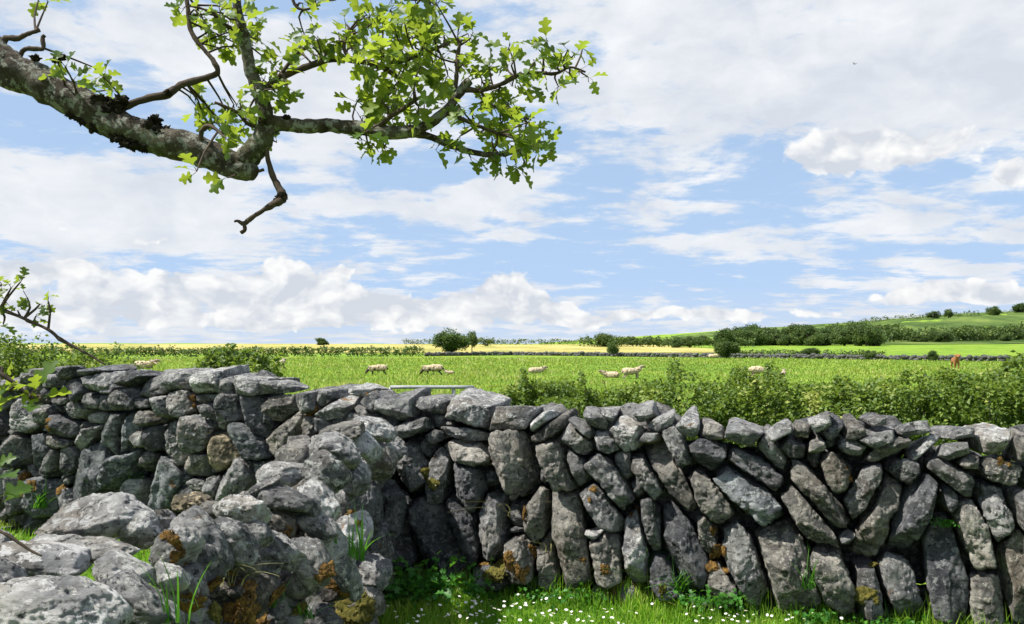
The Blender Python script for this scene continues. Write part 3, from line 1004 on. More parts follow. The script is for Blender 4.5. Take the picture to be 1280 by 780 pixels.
def leafplant(name, px, py, Y, label, cat, nl, rad, hgt, size, mat=WEED, zoff=None, shape='lobe'):
    p = at(px, py, Y)
    rr = np.random.default_rng(int(px * 3 + py * 5))
    c = rr.normal(0, 0.45, (nl, 3)) * (rad, rad * .5, hgt * .6)
    c[:, 2] = np.abs(c[:, 2])
    var = np.clip(0.25 + c[:, 2] / max(hgt, .01) * .4 + rr.normal(0, .15, nl), 0, 1)
    V, T, A = leaves(c, rr.uniform(.7, 1.2, nl) * size, rr, shape, var, up=0.5)
    o = link(name, mesh_np(name, V, T, var=A), mat, None, p)
    # thin stems down to the root
    sv, st_, n0 = [], [], 0
    for q in c[::4]:
        b = np.array([q[0] * .4, q[1] * .4, -0.02]); w = np.array([.0016, 0, 0])
        sv += [b - w, b + w, q + w, q - w]; st_ += [[n0, n0+1, n0+2], [n0, n0+2, n0+3]]; n0 += 4
    link('stem', mesh_np('stem', np.array(sv), np.array(st_), var=np.full(n0, .3)), mat, o, p)
    tag(o, label, cat)
    return o


leafplant('nettle_patch', 518, 742, 5.05, 'dark green nettles filling the shaded corner between the walls', 'nettles', 420, .42, .30, .055)
leafplant('weed_plant', 592, 742, 4.95, 'pale leafy weed at the edge of the shaded corner', 'weed', 60, .10, .22, .035)
leafplant('weed_plant', 462, 752, 4.7, 'small leafy weed at the foot of the boulder wall', 'weed', 70, .12, .10, .035)
leafplant('weed_plant', 1182, 655, 4.43, 'bright green weed sprouting from a gap between the slabs', 'weed', 60, .085, .05, .022)
leafplant('weed_plant', 1042, 525+25, 4.75, 'tiny green weed growing between the top stones', 'weed', 26, .05, .04, .02)
leafplant('weed_plant', 1022, 775, 4.5, 'leafy weed with pale leaves at the wall foot near the bottom edge', 'weed', 70, .13, .10, .035)
leafplant('weed_plant', 700, 748, 4.95, 'low dark weed under the middle slabs', 'weed', 120, .30, .10, .03)
leafplant('weed_plant', 890, 752, 4.6, 'low spreading weed under the mossy slab', 'weed', 110, .25, .09, .032)
leafplant('weed_plant', 1110, 790, 4.3, 'low weed at the foot of the slabs near the bottom edge, right side', 'weed', 120, .25, .09, .032)
tuft('grass_tuft', 812, 732, 'arching green grass tuft leaning on the upright slab', 'grass tuft', 60, .34, .5, .006)
tuft('grass_tuft', 850, 738, 'dark grass tuft below the tall blue grey slab', 'grass tuft', 40, .22, .8, .006)
tuft('grass_tuft', 1010, 735, 'spiky grass tuft in front of the broad brown slab', 'grass tuft', 20, .28, .7, .005)
tuft('grass_tuft', 640, 645, 'long dry grass stalks poking out of the middle of the wall', 'grass tuft', 9, .26, 1.3, .003, STRAW)
tuft('grass_tuft', 682, 690, 'dry straw stalks hanging beside the narrow upright slab', 'grass tuft', 8, .22, 1.1, .003, STRAW)
tuft('grass_tuft', 655, 622, 'small green grass tuft under the broad upper slab', 'grass tuft', 26, .14, .9, .004)
tuft('grass_tuft', 215, 775, 'green grass blades rising between the mossy boulders', 'grass tuft', 9, .20, .3, .004)
tuft('grass_tuft', 285, 735, 'straw coloured grass stalks over the brown mossy boulder', 'grass tuft', 9, .20, .9, .003, STRAW)
tuft('grass_tuft', 335, 760, 'green grass blades at the foot of the arched boulder', 'grass tuft', 14, .20, .8, .004)
tuft('grass_tuft', 380, 775, 'grass tuft at the bottom edge below the arched boulder', 'grass tuft', 14, .16, .8, .005)
tuft('grass_tuft', 180, 560, 'pale grass tuft growing out of the rear wall', 'grass tuft', 22, .22, .5, .005, STRAW, Y=6.35)
tuft('grass_tuft', 165, 615, 'yellow green grass tuft between the rear wall slabs', 'grass tuft', 30, .24, .4, .006, Y=6.4)
tuft('grass_tuft', 215, 630, 'grass tuft behind the bleached boulder', 'grass tuft', 22, .18, .7, .006, Y=6.2)
tuft('grass_tuft', 52, 635, 'grass tuft at the foot of the rear wall, far left', 'grass tuft', 30, .25, .7, .007, Y=6.55)
tuft('grass_tuft', 290, 610, 'small grass tuft beside the round grey rear boulder', 'grass tuft', 16, .12, .7, .005, Y=6.1)
tuft('grass_tuft', 440, 700, 'green blades in the shaded gap at the end of the boulder wall', 'grass tuft', 16, .22, .3, .006)

# ------------------------------------------------------------------ tubes
def tube(pts, rad, seg=12, rough=0.12, seed=0, sub=4, cap=True):
    """smooth tube along points (n,3) with radii"""
    P = np.array([tuple(p) for p in pts], float); R = np.array(rad, float)
    n = len(P)
    t = np.arange(n); tt = np.linspace(0, n - 1, (n - 1) * sub + 1)
    def cr(A):
        out = []
        for u in tt:
            i = min(int(u), n - 2); f = u - i
            p0, p1, p2, p3 = A[max(i-1, 0)], A[i], A[i+1], A[min(i+2, n-1)]
            out.append(0.5 * ((2*p1) + (-p0+p2)*f + (2*p0-5*p1+4*p2-p3)*f*f + (-p0+3*p1-3*p2+p3)*f**3))
        return np.array(out)
    Q = cr(P); r = np.interp(tt, t, R)
    D = np.gradient(Q, axis=0); D /= np.linalg.norm(D, axis=1)[:, None] + 1e-9
    u = np.cross(D[0], (0.1, 0.9, 0.3)); u /= np.linalg.norm(u)
    V = []
    ang = np.linspace(0, 2 * math.pi, seg, endpoint=False)
    for i in range(len(Q)):
        u = u - D[i] * (u @ D[i]); u /= np.linalg.norm(u) + 1e-9
        w = np.cross(D[i], u)
        V.append(Q[i] + r[i] * (np.cos(ang)[:, None] * u + np.sin(ang)[:, None] * w))
    V = np.concatenate(V)
    rr = np.repeat(r, seg)
    cen = np.repeat(Q, seg, axis=0)
    o = (V - cen)
    k = 1 + rough * fbm(V / max(r.max(), .004) * 0.9 + seed, 3) + rough * 0.6 * fbm(V / max(r.max(), .004) * 3.0 + seed, 2)
    V = cen + o * k[:, None]
    T = []
    m = len(Q)
    for i in range(m - 1):
        for j in range(seg):
            a = i * seg + j; b = i * seg + (j + 1) % seg
            T += [[a, b, b + seg], [a, b + seg, a + seg]]
    if cap:
        V = np.vstack([V, Q[0], Q[-1]]); a = m * seg
        for j in range(seg):
            T += [[a, (j + 1) % seg, j], [a + 1, (m - 1) * seg + j, (m - 1) * seg + (j + 1) % seg]]
    return V, np.array(T)


# ------------------------------------------------------------------ the hawthorn reaching in from the left
LD = 1.42


def bp_(lst, d0=LD, d1=None):
    d1 = d0 if d1 is None else d1
    P, R = [], []
    for i, (x, y, r) in enumerate(lst):
        d = d0 + (d1 - d0) * i / max(len(lst) - 1, 1)
        P.append(at(x, y, d)); R.append(r / F * d)
    return P, R


tree_base = Vector((-2.75, 1.0, 0))
haw = empty('hawthorn_tree', tree_base)
tag(haw, 'old hawthorn with lichened limb and young green leaves reaching in over the wall', 'tree')


def tpart(name, P, R, mat, seg=12, rough=.14, seed=0, sub=4):
    V, T = tube(P, R, seg, rough, seed, sub)
    o = link(name, mesh_np(name, V, T, smooth=True), mat, None)
    o.parent = haw; o.location = -tree_base
    return o


P, R = bp_([(-60, 25, 29), (0, 80, 26), (50, 105, 21), (100, 130, 21), (150, 157, 22), (200, 177, 20), (250, 191, 18), (290, 206, 16), (308, 213, 13), (319, 219, 8)])
trunkP = [tree_base + Vector((0, 0, -.1)), tree_base + Vector((.05, .05, .7)), tree_base + Vector((.2, .12, 1.4)), tree_base + Vector((.6, .22, 1.95)), tree_base + Vector((1.1, .33, 2.2))]
tpart('trunk', trunkP + [P[0]], [.17, .13, .11, .08, .055, R[0]], BARK, 20, .16, 1, 6)
tpart('limb', P, R, BARK, 28, .16, 2, 10)
BR = {
 'a': ([(296, 207, 12), (312, 195, 15), (326, 178, 14), (334, 160, 12), (350, 155, 10), (375, 158, 9), (410, 157, 8.5), (445, 160, 9), (480, 165, 8), (510, 165, 8), (530, 158, 7), (550, 145, 7), (568, 125, 6), (580, 108, 6), (588, 101, 5)], LD, LD),
 'b': ([(512, 164, 6), (540, 172, 5), (570, 184, 4.5), (600, 192, 3.6), (625, 193, 3), (650, 188, 2.6), (668, 182, 2.2), (676, 168, 1.6)], LD, LD + .06),
 'c': ([(334, 168, 12), (331, 140, 10), (322, 112, 9), (313, 85, 8), (306, 50, 7), (297, 10, 6), (290, -60, 5)], LD, LD - .05),
 'd': ([(322, 118, 5), (345, 100, 4), (380, 85, 4), (415, 74, 4), (450, 76, 4), (480, 85, 3.5), (500, 100, 3)], LD, LD + .1),
 'e': ([(332, 175, 4), (334, 195, 3.4), (341, 220, 3.6), (350, 238, 5), (353, 247, 7), (345, 254, 5), (330, 262, 3), (315, 272, 3), (305, 279, 3), (297, 276, 2), (293, 277, 1.5)], LD, LD - .03),
 'f': ([(148, 138, 7), (160, 131, 5), (185, 123, 4.5), (210, 117, 6), (225, 107, 4.5), (250, 99, 4), (272, 91, 4), (266, 75, 3.5), (255, 62, 3), (240, 42, 3.2), (236, 20, 3), (232, -20, 2.5)], LD, LD + .02),
 'g': ([(578, 112, 4), (600, 112, 3.4), (625, 106, 3), (645, 96, 2.6), (670, 91, 2.4), (695, 92, 2), (712, 84, 1.6), (732, 90, 1.2)], LD, LD + .02),
 'h': ([(568, 118, 3), (571, 95, 2.8), (572, 70, 2.5), (576, 50, 2)], LD, LD),
 'i': ([(470, 163, 4), (485, 148, 3), (505, 135, 2.6), (524, 122, 2)], LD, LD - .05),
 'j': ([(555, 140, 3), (580, 150, 2.6), (605, 160, 2.2), (630, 170, 1.8)], LD, LD - .05),
 'k': ([(0, 60, 5), (8, 48, 4), (22, 48, 3.5), (36, 42, 3), (49, 37, 3)], LD, LD),
 'l': ([(18, 92, 5), (28, 64, 3), (45, 61, 3), (54, 60, 3), (53, 48, 2.5), (56, 44, 2)], LD, LD),
 'm': ([(42, 80, 5), (44, 72, 4), (48, 75, 3)], LD, LD),
 'n': ([(500, 100, 3), (520, 80, 2.5), (530, 50, 2.4), (535, 15, 2.2), (540, -30, 2)], LD + .1, LD + .12),
 'o': ([(440, 76, 3), (430, 60, 2.4), (436, 35, 2)], LD, LD + .03),
 'p': ([(305, 279, 2.5), (306, 287, 2.5), (301, 291, 2.5)], LD - .03, LD - .03),
 'q': ([(345, 100, 3), (365, 75, 2.4), (380, 60, 2)], LD, LD - .03),
 'r': ([(250, 190, 3), (252, 165, 3), (262, 157, 2.6), (278, 168, 2)], LD - .01, LD - .05),
 's': ([(330, 160, 3), (310, 155, 2.4), (296, 140, 2.2), (268, 128, 2)], LD, LD - .05),
 't': ([(330, 212, 2), (322, 214, 2), (316, 211, 1.5)], LD, LD),
 'u': ([(480, 85, 3), (520, 70, 2.6), (560, 55, 2)], LD, LD + .05),
 'v': ([(350, -60, 3), (362, -20, 2.5), (368, 5, 2), (380, 12, 1.6), (400, 6, 1.2)], LD, LD),
 'x': ([(300, 40, 3), (280, 30, 2.4), (262, 12, 2.2)], LD, LD - .04),
 'y': ([(600, 112, 2.5), (612, 130, 2), (636, 140, 1.8), (664, 150, 1.4)], LD, LD + .03),
}
ALLP = []
for key, (lst, d0, d1) in BR.items():
    P_, R_ = bp_(lst, d0, d1)
    big = key in 'ac'
    tpart('branch' if big or key in 'bdf' else 'twig', P_, R_, BARK if key in 'acb' else TWIG, 16 if big else 8, .16 if big else .22, ord(key[0]), 8 if big else 4)
    for i in range(len(P_) - 1):
        for f in (0, .33, .66): ALLP.append(P_[i].lerp(P_[i + 1], f))
for i in range(len(P) - 1):
    for f in (0, .33, .66): ALLP.append(P[i].lerp(P[i + 1], f))
# bare twigs at the left edge
for lst, dd in (([(-160, 330, 3.5), (-60, 360, 3), (0, 386, 2.4), (30, 398, 2.2), (60, 412, 2), (75, 424, 3), (90, 432, 1.8), (112, 444, 1.4), (132, 456, .8)], 1.25),
                ([(-200, 560, 3.5), (-80, 625, 2.6), (0, 664, 2.0), (20, 676, 1.8), (38, 688, 1.6), (52, 695, 1.2)], 1.1)):
    P_, R_ = bp_(lst, dd, dd)
    P_ = [tree_base + Vector((.15, .1, 1.2 if dd > 1.2 else .9)), tree_base.lerp(P_[0], .55) + Vector((0, 0, 1.0 if dd > 1.2 else .7))] + P_
    R_ = [.012, .008] + R_
    tpart('twig', P_, R_, TWIG, 8, .2, 5, 4)

CL = [  # px, py, number of leaves, spread px
 (232,8,5,14),(250,20,8,18),(275,14,8,18),(300,12,8,18),(262,38,7,15),(285,36,8,16),(306,34,7,15),(322,50,6,14),(290,58,6,14),(275,60,4,12),(318,20,5,14),
 (48,0,4,10),(60,2,3,8),
 (128,95,6,12),(140,112,5,10),(112,108,4,10),(82,84,4,10),(72,78,3,8),(76,108,4,10),(92,100,3,8),
 (244,122,5,12),(252,140,6,14),(268,152,6,14),(288,150,7,14),(300,136,7,14),(310,150,6,12),(292,130,4,10),(282,172,4,10),(300,178,4,10),
 (330,100,6,14),(346,88,6,14),(342,112,6,13),(318,108,5,12),(360,110,4,12),(356,72,4,10),(352,120,3,8),
 (372,55,6,14),(380,42,5,12),(392,60,6,13),(396,48,5,12),(382,72,5,12),(405,66,4,12),(378,4,4,10),(395,0,3,8),(420,0,3,8),(372,10,3,8),
 (425,52,6,14),(432,30,5,12),(440,60,6,14),(455,42,6,14),(462,22,7,15),(478,34,7,15),(488,12,7,15),(505,24,8,16),(520,6,8,15),(535,20,8,15),(545,4,6,13),(540,40,7,14),
 (515,45,8,15),(495,52,7,15),(475,62,7,15),(460,78,6,13),(490,78,7,14),(510,68,7,14),(530,60,7,14),(548,62,6,13),(505,92,7,14),(525,85,7,14),(480,98,6,12),(468,100,5,12),(540,82,6,12),
 (555,45,4,12),(568,62,5,12),(560,95,6,13),(545,105,6,13),(578,80,5,12),(588,48,5,10),(585,42,3,8),(572,45,5,10),
 (446,128,5,12),(462,140,6,13),(478,128,6,13),(492,140,7,14),(500,118,6,13),(518,112,6,13),(452,150,5,12),(478,152,5,12),(508,150,6,13),(530,128,5,12),(522,140,5,12),
 (452,174,4,9),(462,184,5,9),(480,184,5,9),(456,166,4,9),
 (602,98,5,12),(612,84,5,11),(628,72,3,9),(636,60,5,10),(642,78,4,10),(652,92,5,11),(660,105,5,11),(640,108,5,11),(622,118,6,12),(610,110,5,11),(668,78,5,11),(678,68,4,10),
 (684,52,5,9),(690,85,5,11),(702,72,5,10),(710,62,3,8),(718,68,4,9),(724,88,5,9),(735,96,4,7),(698,108,5,9),(706,88,5,10),(680,92,4,10),(728,60,2,6),
 (600,128,6,12),(618,136,6,12),(635,130,6,12),(590,140,6,12),(608,150,6,13),(626,152,7,13),(645,150,7,13),(662,152,6,12),(672,160,5,11),(655,165,7,13),(638,168,7,13),
 (615,172,6,12),(598,165,5,12),(580,155,5,12),(575,170,4,11),(665,182,6,12),(682,176,4,9),(690,188,4,8),(648,186,5,11),(632,196,5,11),(645,205,5,9),(652,210,4,8),(625,202,4,9),
 (612,196,4,9),(588,196,3,8),(570,190,3,9),(548,182,3,9),(560,130,5,11),(575,135,4,11),
 (246,214,3,8),(284,222,2,6),(244,120,3,8),(346,178,2,6),
]
lr = np.random.default_rng(9)
LP, LF, LS, LVAR = [], [], [], []
stemV, stemT, sn = [], [], 0
AP = np.array([tuple(p) for p in ALLP])


def cluster(c, nl, spread, size, dirv=None):
    global sn
    c = np.array(c)
    i = np.argmin(((AP - c) ** 2).sum(1)); b = AP[i]
    d = c - b; dl = np.linalg.norm(d)
    d = d / dl if dl > .01 else lr.normal(0, 1, 3)
    for e in range(1):
        P_ = [b, (b + c) / 2 + lr.normal(0, .004, 3), c]
        v, t = tube(P_, [.0022, .0018, .0011], 5, .1, 0, 2, False)
        stemV.append(v); stemT.append(t + sn); sn += len(v)
    q_ = at(490, 85, LD); vv = np.clip(lr.normal(.30, .12) + .55 * math.exp(-((c[0] - q_.x) ** 2 + (c[2] - q_.z) ** 2) / .012), 0, 1)  # backlit glow of the middle sprays painted in as yellower leaf colour
    for _ in range(nl):
        out = d * .35 + lr.normal(0, .75, 3); out[2] -= .12
        out /= np.linalg.norm(out)
        nrm = np.array([0, -.25, 1.0]) + lr.normal(0, .55, 3)
        nrm -= out * (nrm @ out); nrm /= np.linalg.norm(nrm)
        x = np.cross(out, nrm)
        st0 = c + lr.normal(0, spread * .35, 3) * (1, .8, .8)
        LP.append(st0 + out * size * .25); LF.append(np.stack([x, out, nrm])); LS.append(size * lr.uniform(.6, 1.15)); LVAR.append(np.clip(vv + lr.normal(0, .22), 0, 1))
        w = np.array([.0007, 0, 0])
        stemV.append(np.array([c - w, c + w, st0 + out * size * .2 + w, st0 + out * size * .2 - w])); stemT.append(np.array([[sn, sn+1, sn+2], [sn, sn+2, sn+3]])); sn += 4


NMAIN = [0]
for px, py, nl, sp in CL:
    d = LD + lr.normal(0, .05)
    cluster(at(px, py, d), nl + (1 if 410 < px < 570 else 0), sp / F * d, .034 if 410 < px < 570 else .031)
    if nl >= 6 and lr.random() < (.85 if px < 560 else .35):
        cluster(at(px + lr.normal(0, 6), py + lr.normal(0, 6), d + lr.uniform(.05, .16)), nl - 2, sp / F * d, .032)
NMAIN[0] = len(LVAR)
# leaf sprays at the left edge, nearer
extra = [(2, 355, 4), (14, 360, 4), (26, 352, 4), (34, 372, 4), (50, 380, 4), (60, 376, 3), (8, 378, 4), (4, 405, 3), (22, 388, 3), (45, 395, 3)]
AP = np.vstack([AP, np.array([tuple(at(x_, y_, 1.25)) for x_, y_ in ((-60, 360), (0, 386), (30, 398), (60, 412))])])
for px, py, nl in extra: cluster(at(px, py, 1.25), nl, .009, .018)
P_, R_ = bp_([(-200, 420, 4), (-80, 440, 3.4), (-10, 462, 2.6), (20, 480, 2), (40, 497, 1.4)], .95, .95)
P_ = [tree_base + Vector((.12, .08, 1.1)), tree_base.lerp(P_[0], .5) + Vector((0, 0, .9))] + P_
tpart('twig', P_, [.012, .008] + R_, TWIG, 8, .2, 8, 4)
AP = np.vstack([AP, np.array([tuple(p) for p in P_])])
for px, py, nl in [(-12, 455, 3), (2, 470, 3), (14, 488, 3), (38, 492, 3), (50, 500, 2)]:
    cluster(at(px, py, .95), nl, .011, .034)
P_, R_ = bp_([(-220, 560, 4), (-90, 590, 3.4), (-20, 610, 2.6), (0, 625, 2)], .85, .85)
P_ = [tree_base + Vector((.1, .06, .9)), tree_base.lerp(P_[0], .5) + Vector((0, 0, .7))] + P_
tpart('twig', P_, [.012, .008] + R_, TWIG, 8, .2, 9, 4)
AP = np.vstack([AP, np.array([tuple(p) for p in P_])])
for px, py, nl in [(-10, 580, 3), (-6, 600, 3), (-2, 628, 3)]:
    cluster(at(px, py, .85), nl, .010, .032)
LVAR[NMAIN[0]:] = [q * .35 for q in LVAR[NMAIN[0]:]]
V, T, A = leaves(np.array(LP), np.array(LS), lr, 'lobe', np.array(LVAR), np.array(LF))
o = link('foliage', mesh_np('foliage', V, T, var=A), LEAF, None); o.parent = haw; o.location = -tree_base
o = link('leaf_stems', mesh_np('leaf_stems', np.concatenate(stemV), np.concatenate(stemT)), TWIG, None); o.parent = haw; o.location = -tree_base
# dark moss and knots hanging on the limb
for px, py, s, fl_ in [(140, 135, 13, 0), (125, 128, 11, 0), (150, 128, 9, 0), (105, 150, 8, 1), (120, 158, 8, 1), (90, 143, 7, 1), (165, 178, 11, 1), (178, 183, 9, 1), (190, 160, 10, 0), (203, 170, 12, 0),
                      (212, 178, 9, 0), (195, 150, 7, 0), (150, 170, 9, 1), (75, 120, 7, 0), (44, 72, 5, 0), (352, 247, 6, 0), (346, 252, 5, 0), (210, 116, 4, 0), (330, 152, 6, 0), (358, 147, 4, 0), (70, 76, 5, 0), (78, 72, 4, 0)]:
    D, T = ICO[4]
    so = np.array([px * .3, py * .7, 2.])
    r = 1 + .55 * fbm(D * 1.6 + so, 3) + .35 * fbm(D * 7 + so, 2, .8)
    p = at(px, py, LD - .012)
    V = D * r[:, None] * (s / F * LD) * np.array([1, .9, .8])
    link('moss', mesh_np('moss', V, T, smooth=True), DMOSS, haw, p)

# ------------------------------------------------------------------ hedge behind the right wall, brambles behind the left
def hedge(name, line, label, cat, nleaf, size, mat=HEDGE, seed=1, thick=.55, stems=True, group=None, shoots=0.12, ylow=0.15):
    """line: list of (x, y, top z)"""
    rr = np.random.default_rng(seed)
    L = np.array(line, float)
    seglen = np.hypot(np.diff(L[:, 0]), np.diff(L[:, 1])); cum = np.concatenate([[0], np.cumsum(seglen)])
    s = rr.uniform(0, cum[-1], nleaf)
    cx, cy, top = (np.interp(s, cum, L[:, i]) for i in range(3))
    i = np.clip(np.searchsorted(cum, s) - 1, 0, len(seglen) - 1)
    dx = np.diff(L[:, 0])[i] / seglen[i]; dy = np.diff(L[:, 1])[i] / seglen[i]
    sc = thick / .55
    lump = 0.09 * sc * fbm(np.stack([s * 1.4 / sc, s * 0, s * 0 + seed], 1), 3)
    u = rr.uniform(-1, 1, nleaf)
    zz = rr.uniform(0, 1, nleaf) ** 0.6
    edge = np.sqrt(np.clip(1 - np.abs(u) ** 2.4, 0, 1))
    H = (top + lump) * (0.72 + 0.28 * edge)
    z = ylow + (H - ylow) * zz
    bump = vnoise(np.stack([s * 3.2 / sc, z * 3.2 / sc, u * 1.5 + 9], 1)) + .6 * vnoise(np.stack([s * 8 / sc, z * 8 / sc, u * 3], 1))
    keep = bump > -0.22
    off = u * thick * (1 + .25 * bump)
    # some leaves ride up on shoots
    sh = rr.random(nleaf) < shoots
    cell = np.floor(s * 3.1 / sc)
    hs = (np.sin(cell * 12.9898 + seed) * 43758.5) % 1.0
    z = np.where(sh & (hs > .45), H + rr.uniform(0, 1, nleaf) ** 1.5 * 0.17 * sc * hs, z)
    P = np.stack([cx - dy * off, cy + dx * off, z], 1) + rr.normal(0, .012 * sc, (nleaf, 3))
    P[:, 0] = np.where(sh & (hs > .45), cx - dy * off * .3 + ((cell + .5) * sc / 3.1 - s) * dx * .85, P[:, 0])
    P = P[keep]
    var = np.clip(0.43 + .42 * bump[keep] + rr.normal(0, .16, keep.sum()) + .25 * (zz[keep] - .6), 0, 1)  # paler leaves higher up: the sunlit top is put into the colour
    V, T, A = leaves(P, rr.uniform(.6, 1.3, len(P)) * size, rr, 'diamond', var, up=.4)
    base = Vector((L[0][0], L[0][1], float(ground_z(L[0][0], L[0][1]))))
    root = empty(name, base)
    tag(root, label, cat, group)
    o = link('foliage', mesh_np('foliage', V, T, var=A), mat, None); o.parent = root; o.location = -base
    if stems:
        sv, st_, n0 = [], [], 0
        for k in range(int(cum[-1] * 7 / sc)):
            s0 = rr.uniform(0, cum[-1]); x0, y0, t0 = (np.interp(s0, cum, L[:, q]) for q in range(3))
            g0 = float(ground_z(x0, y0))
            a = np.array([x0, y0 + rr.normal(0, .2 * sc), g0 - .05]); e = a + np.array([rr.normal(0, .3 * sc), rr.normal(0, .25 * sc), (t0 - g0) * rr.uniform(.7, 1.05)])
            m = (a + e) / 2 + rr.normal(0, .06 * sc, 3)
            v, t = tube([a, m, e], [.012 * sc, .008 * sc, .003 * sc], 5, .1, 0, 3, False)
            sv.append(v); st_.append(t + n0); n0 += len(v)
        o = link('stems', mesh_np('stems', np.concatenate(sv), np.concatenate(st_)), TWIG, None); o.parent = root; o.location = -base
    return root


def hp(px, Y, topy):
    p = at(px, topy, Y); return (p.x, p.y, p.z)


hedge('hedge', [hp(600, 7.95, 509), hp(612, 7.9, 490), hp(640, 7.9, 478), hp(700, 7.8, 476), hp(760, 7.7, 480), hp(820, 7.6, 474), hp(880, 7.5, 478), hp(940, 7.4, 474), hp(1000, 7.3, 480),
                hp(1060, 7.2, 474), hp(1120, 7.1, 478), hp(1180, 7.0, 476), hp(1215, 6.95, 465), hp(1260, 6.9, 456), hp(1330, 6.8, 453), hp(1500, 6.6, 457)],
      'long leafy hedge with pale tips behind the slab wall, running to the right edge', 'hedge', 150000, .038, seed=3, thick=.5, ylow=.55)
hedge('bramble_thicket', [hp(-200, 9.0, 434), hp(-60, 8.9, 436), hp(20, 8.8, 438), hp(80, 8.8, 443), hp(110, 8.7, 449), hp(150, 8.7, 456)],
      'bright green bramble thicket behind the rear wall at the far left', 'brambles', 60000, .042, seed=5, thick=.6, ylow=.6)
hedge('shrub', [hp(236, 9.4, 458), hp(262, 9.4, 448), hp(300, 9.3, 444), hp(325, 9.2, 448), hp(345, 9.2, 458)],
      'green shrub poking up behind the middle of the rear wall', 'shrub', 14000, .055, seed=6, thick=.35, ylow=.6)

# far boundaries
def gline(pts, h):
    return [(x, y, float(ground_z(x, y)) + h) for x, y in pts]


hedge('hedge', gline([(-120, 104), (-66, 104), (-40, 106), (-12, 110)], 1.15), 'dark low field hedge along the near edge of the yellow field', 'hedge', 24000, .30, TREE, 7, 1.0, False, shoots=.1, ylow=0)
hedge('hedge', gline([(18, 215), (40, 210), (62, 205)], 2.6), 'hedgerow between the yellow field and the wooded hill', 'hedge', 7000, .5, TREE, 8, 1.6, False, ylow=1)
hedge('hedge', gline([(-40, 290), (-10, 285), (20, 280), (45, 270)], 1.8), 'thin far hedge behind the yellow field on the skyline', 'hedge', 6000, .5, TREE, 9, 1.2, False, ylow=1.5)
hedge('hedge', gline([(128, 300), (170, 296), (215, 300), (260, 310)], 5.0), 'dark belt of bushes low on the green hillside at the right', 'hedge', 22000, .85, TREE, 10, 6, False, ylow=2)
hedge('hedge', gline([(110, 330), (140, 345), (175, 360)], 4), 'dark hedge climbing the hillside behind the wood', 'hedge', 7000, .8, TREE, 12, 3, False, ylow=8)
hedge('hedge', gline([(170, 432), (200, 440), (230, 445), (262, 450), (330, 455)], 2.4), 'thin hedge along the top of the hill', 'hedge', 12000, .7, TREE, 13, 2.5, False, ylow=10, shoots=.3)


def field_wall(pts, label, seed, h=.8):
    rr = np.random.default_rng(seed)
    VV, TT, n0 = [], [], 0
    for (x0, y0), (x1, y1) in zip(pts[:-1], pts[1:]):
        L = math.hypot(x1 - x0, y1 - y0); s = 0
        while s < L:
            for z in (.12, .36):
                hh = rr.uniform(.2, .34, 3) * (1.2, .8, .7)
                pl = []
                for _ in range(9):
                    n = rr.normal(0, 1, 3); n /= np.linalg.norm(n)
                    pl.append((n, float(np.sqrt(((n * hh) ** 2).sum())) * .9))
                V, T = stone_np(pl, hh, 2, len(VV))
                x = x0 + (x1 - x0) * s / L; y = y0 + (y1 - y0) * s / L
                V = V + np.array([x + rr.normal(0, .08), y + rr.normal(0, .08), float(ground_z(x, y)) + z + rr.normal(0, .05)])
                VV.append(V); TT.append(T + n0); n0 += len(V)
            s += .42
    base = Vector((pts[0][0], pts[0][1], 0))
    o = link('field_wall', mesh_np('field_wall', np.concatenate(VV), np.concatenate(TT)), STONE, None, base)
    o.data.transform(Matrix.Translation(-base)); o.color = (.36, .37, .36, 1)
    tag(o, label, 'wall')


field_wall([(-12, 112), (0, 121), (12, 112), (25, 99)], 'distant low dry stone wall crossing the middle of the pasture', 3)
field_wall([(25.6, 98.3), (36, 88), (46, 77), (62, 70)], 'distant low dry stone wall at the right end of the pasture', 4)
hedge('scrub', gline([(27, 101), (34, 93), (40, 86)], .9), 'low scrub growing along the distant right stone wall', 'scrub', 5000, .22, TREE, 14, .7, False, ylow=0)

# ------------------------------------------------------------------ trees
def crown_mesh(seed, n, leaf, flat=.75, lumps=16):
    """unit crown (width 1, height ~flat) from z 0.1 up"""
    rr = np.random.default_rng(seed)
    C = rr.normal(0, 1, (lumps, 3)); C /= np.linalg.norm(C, axis=1)[:, None]
    C *= rr.uniform(.35, .9, lumps)[:, None] ** .6 * .34; C[:, 2] = C[:, 2] * flat + flat * .52
    r = rr.uniform(.10, .20, lumps)
    k = rr.integers(0, lumps, n)
    D = rr.normal(0, 1, (n, 3)); D /= np.linalg.norm(D, axis=1)[:, None]
    P = C[k] + D * (r[k] * rr.uniform(.45, 1.05, n))[:, None]
    P[:, 2] = np.maximum(P[:, 2], .04)
    cvar = rr.uniform(.2, .8, lumps)
    var = np.clip(cvar[k] + rr.normal(0, .15, n), 0, 1)
    V, T, A = leaves(P, rr.uniform(.6, 1.3, n) * leaf, rr, 'diamond', var, up=.3)
    return mesh_np('crown', V, T, var=A)


def trunk_mesh(seed, h=.45):
    rr = np.random.default_rng(seed)
    V, T = tube([(0, 0, -.03), (.01, 0, h * .5), (-.01, .01, h)], [.045, .03, .02], 7, .1, seed, 3)
    parts = [(V, T, np.zeros(len(V)))]
    for _ in range(4):
        a = rr.uniform(0, 6.28)
        v, t = tube([(0, 0, h * .5), (math.cos(a) * .12, math.sin(a) * .12, h * .8), (math.cos(a) * .25, math.sin(a) * .25, h * 1.1)], [.02, .013, .006], 5, .1, seed, 2)
        parts.append((v, t, np.zeros(len(v))))
    V, T, A = merge(parts)
    return mesh_np('trunk', V, T, smooth=True)


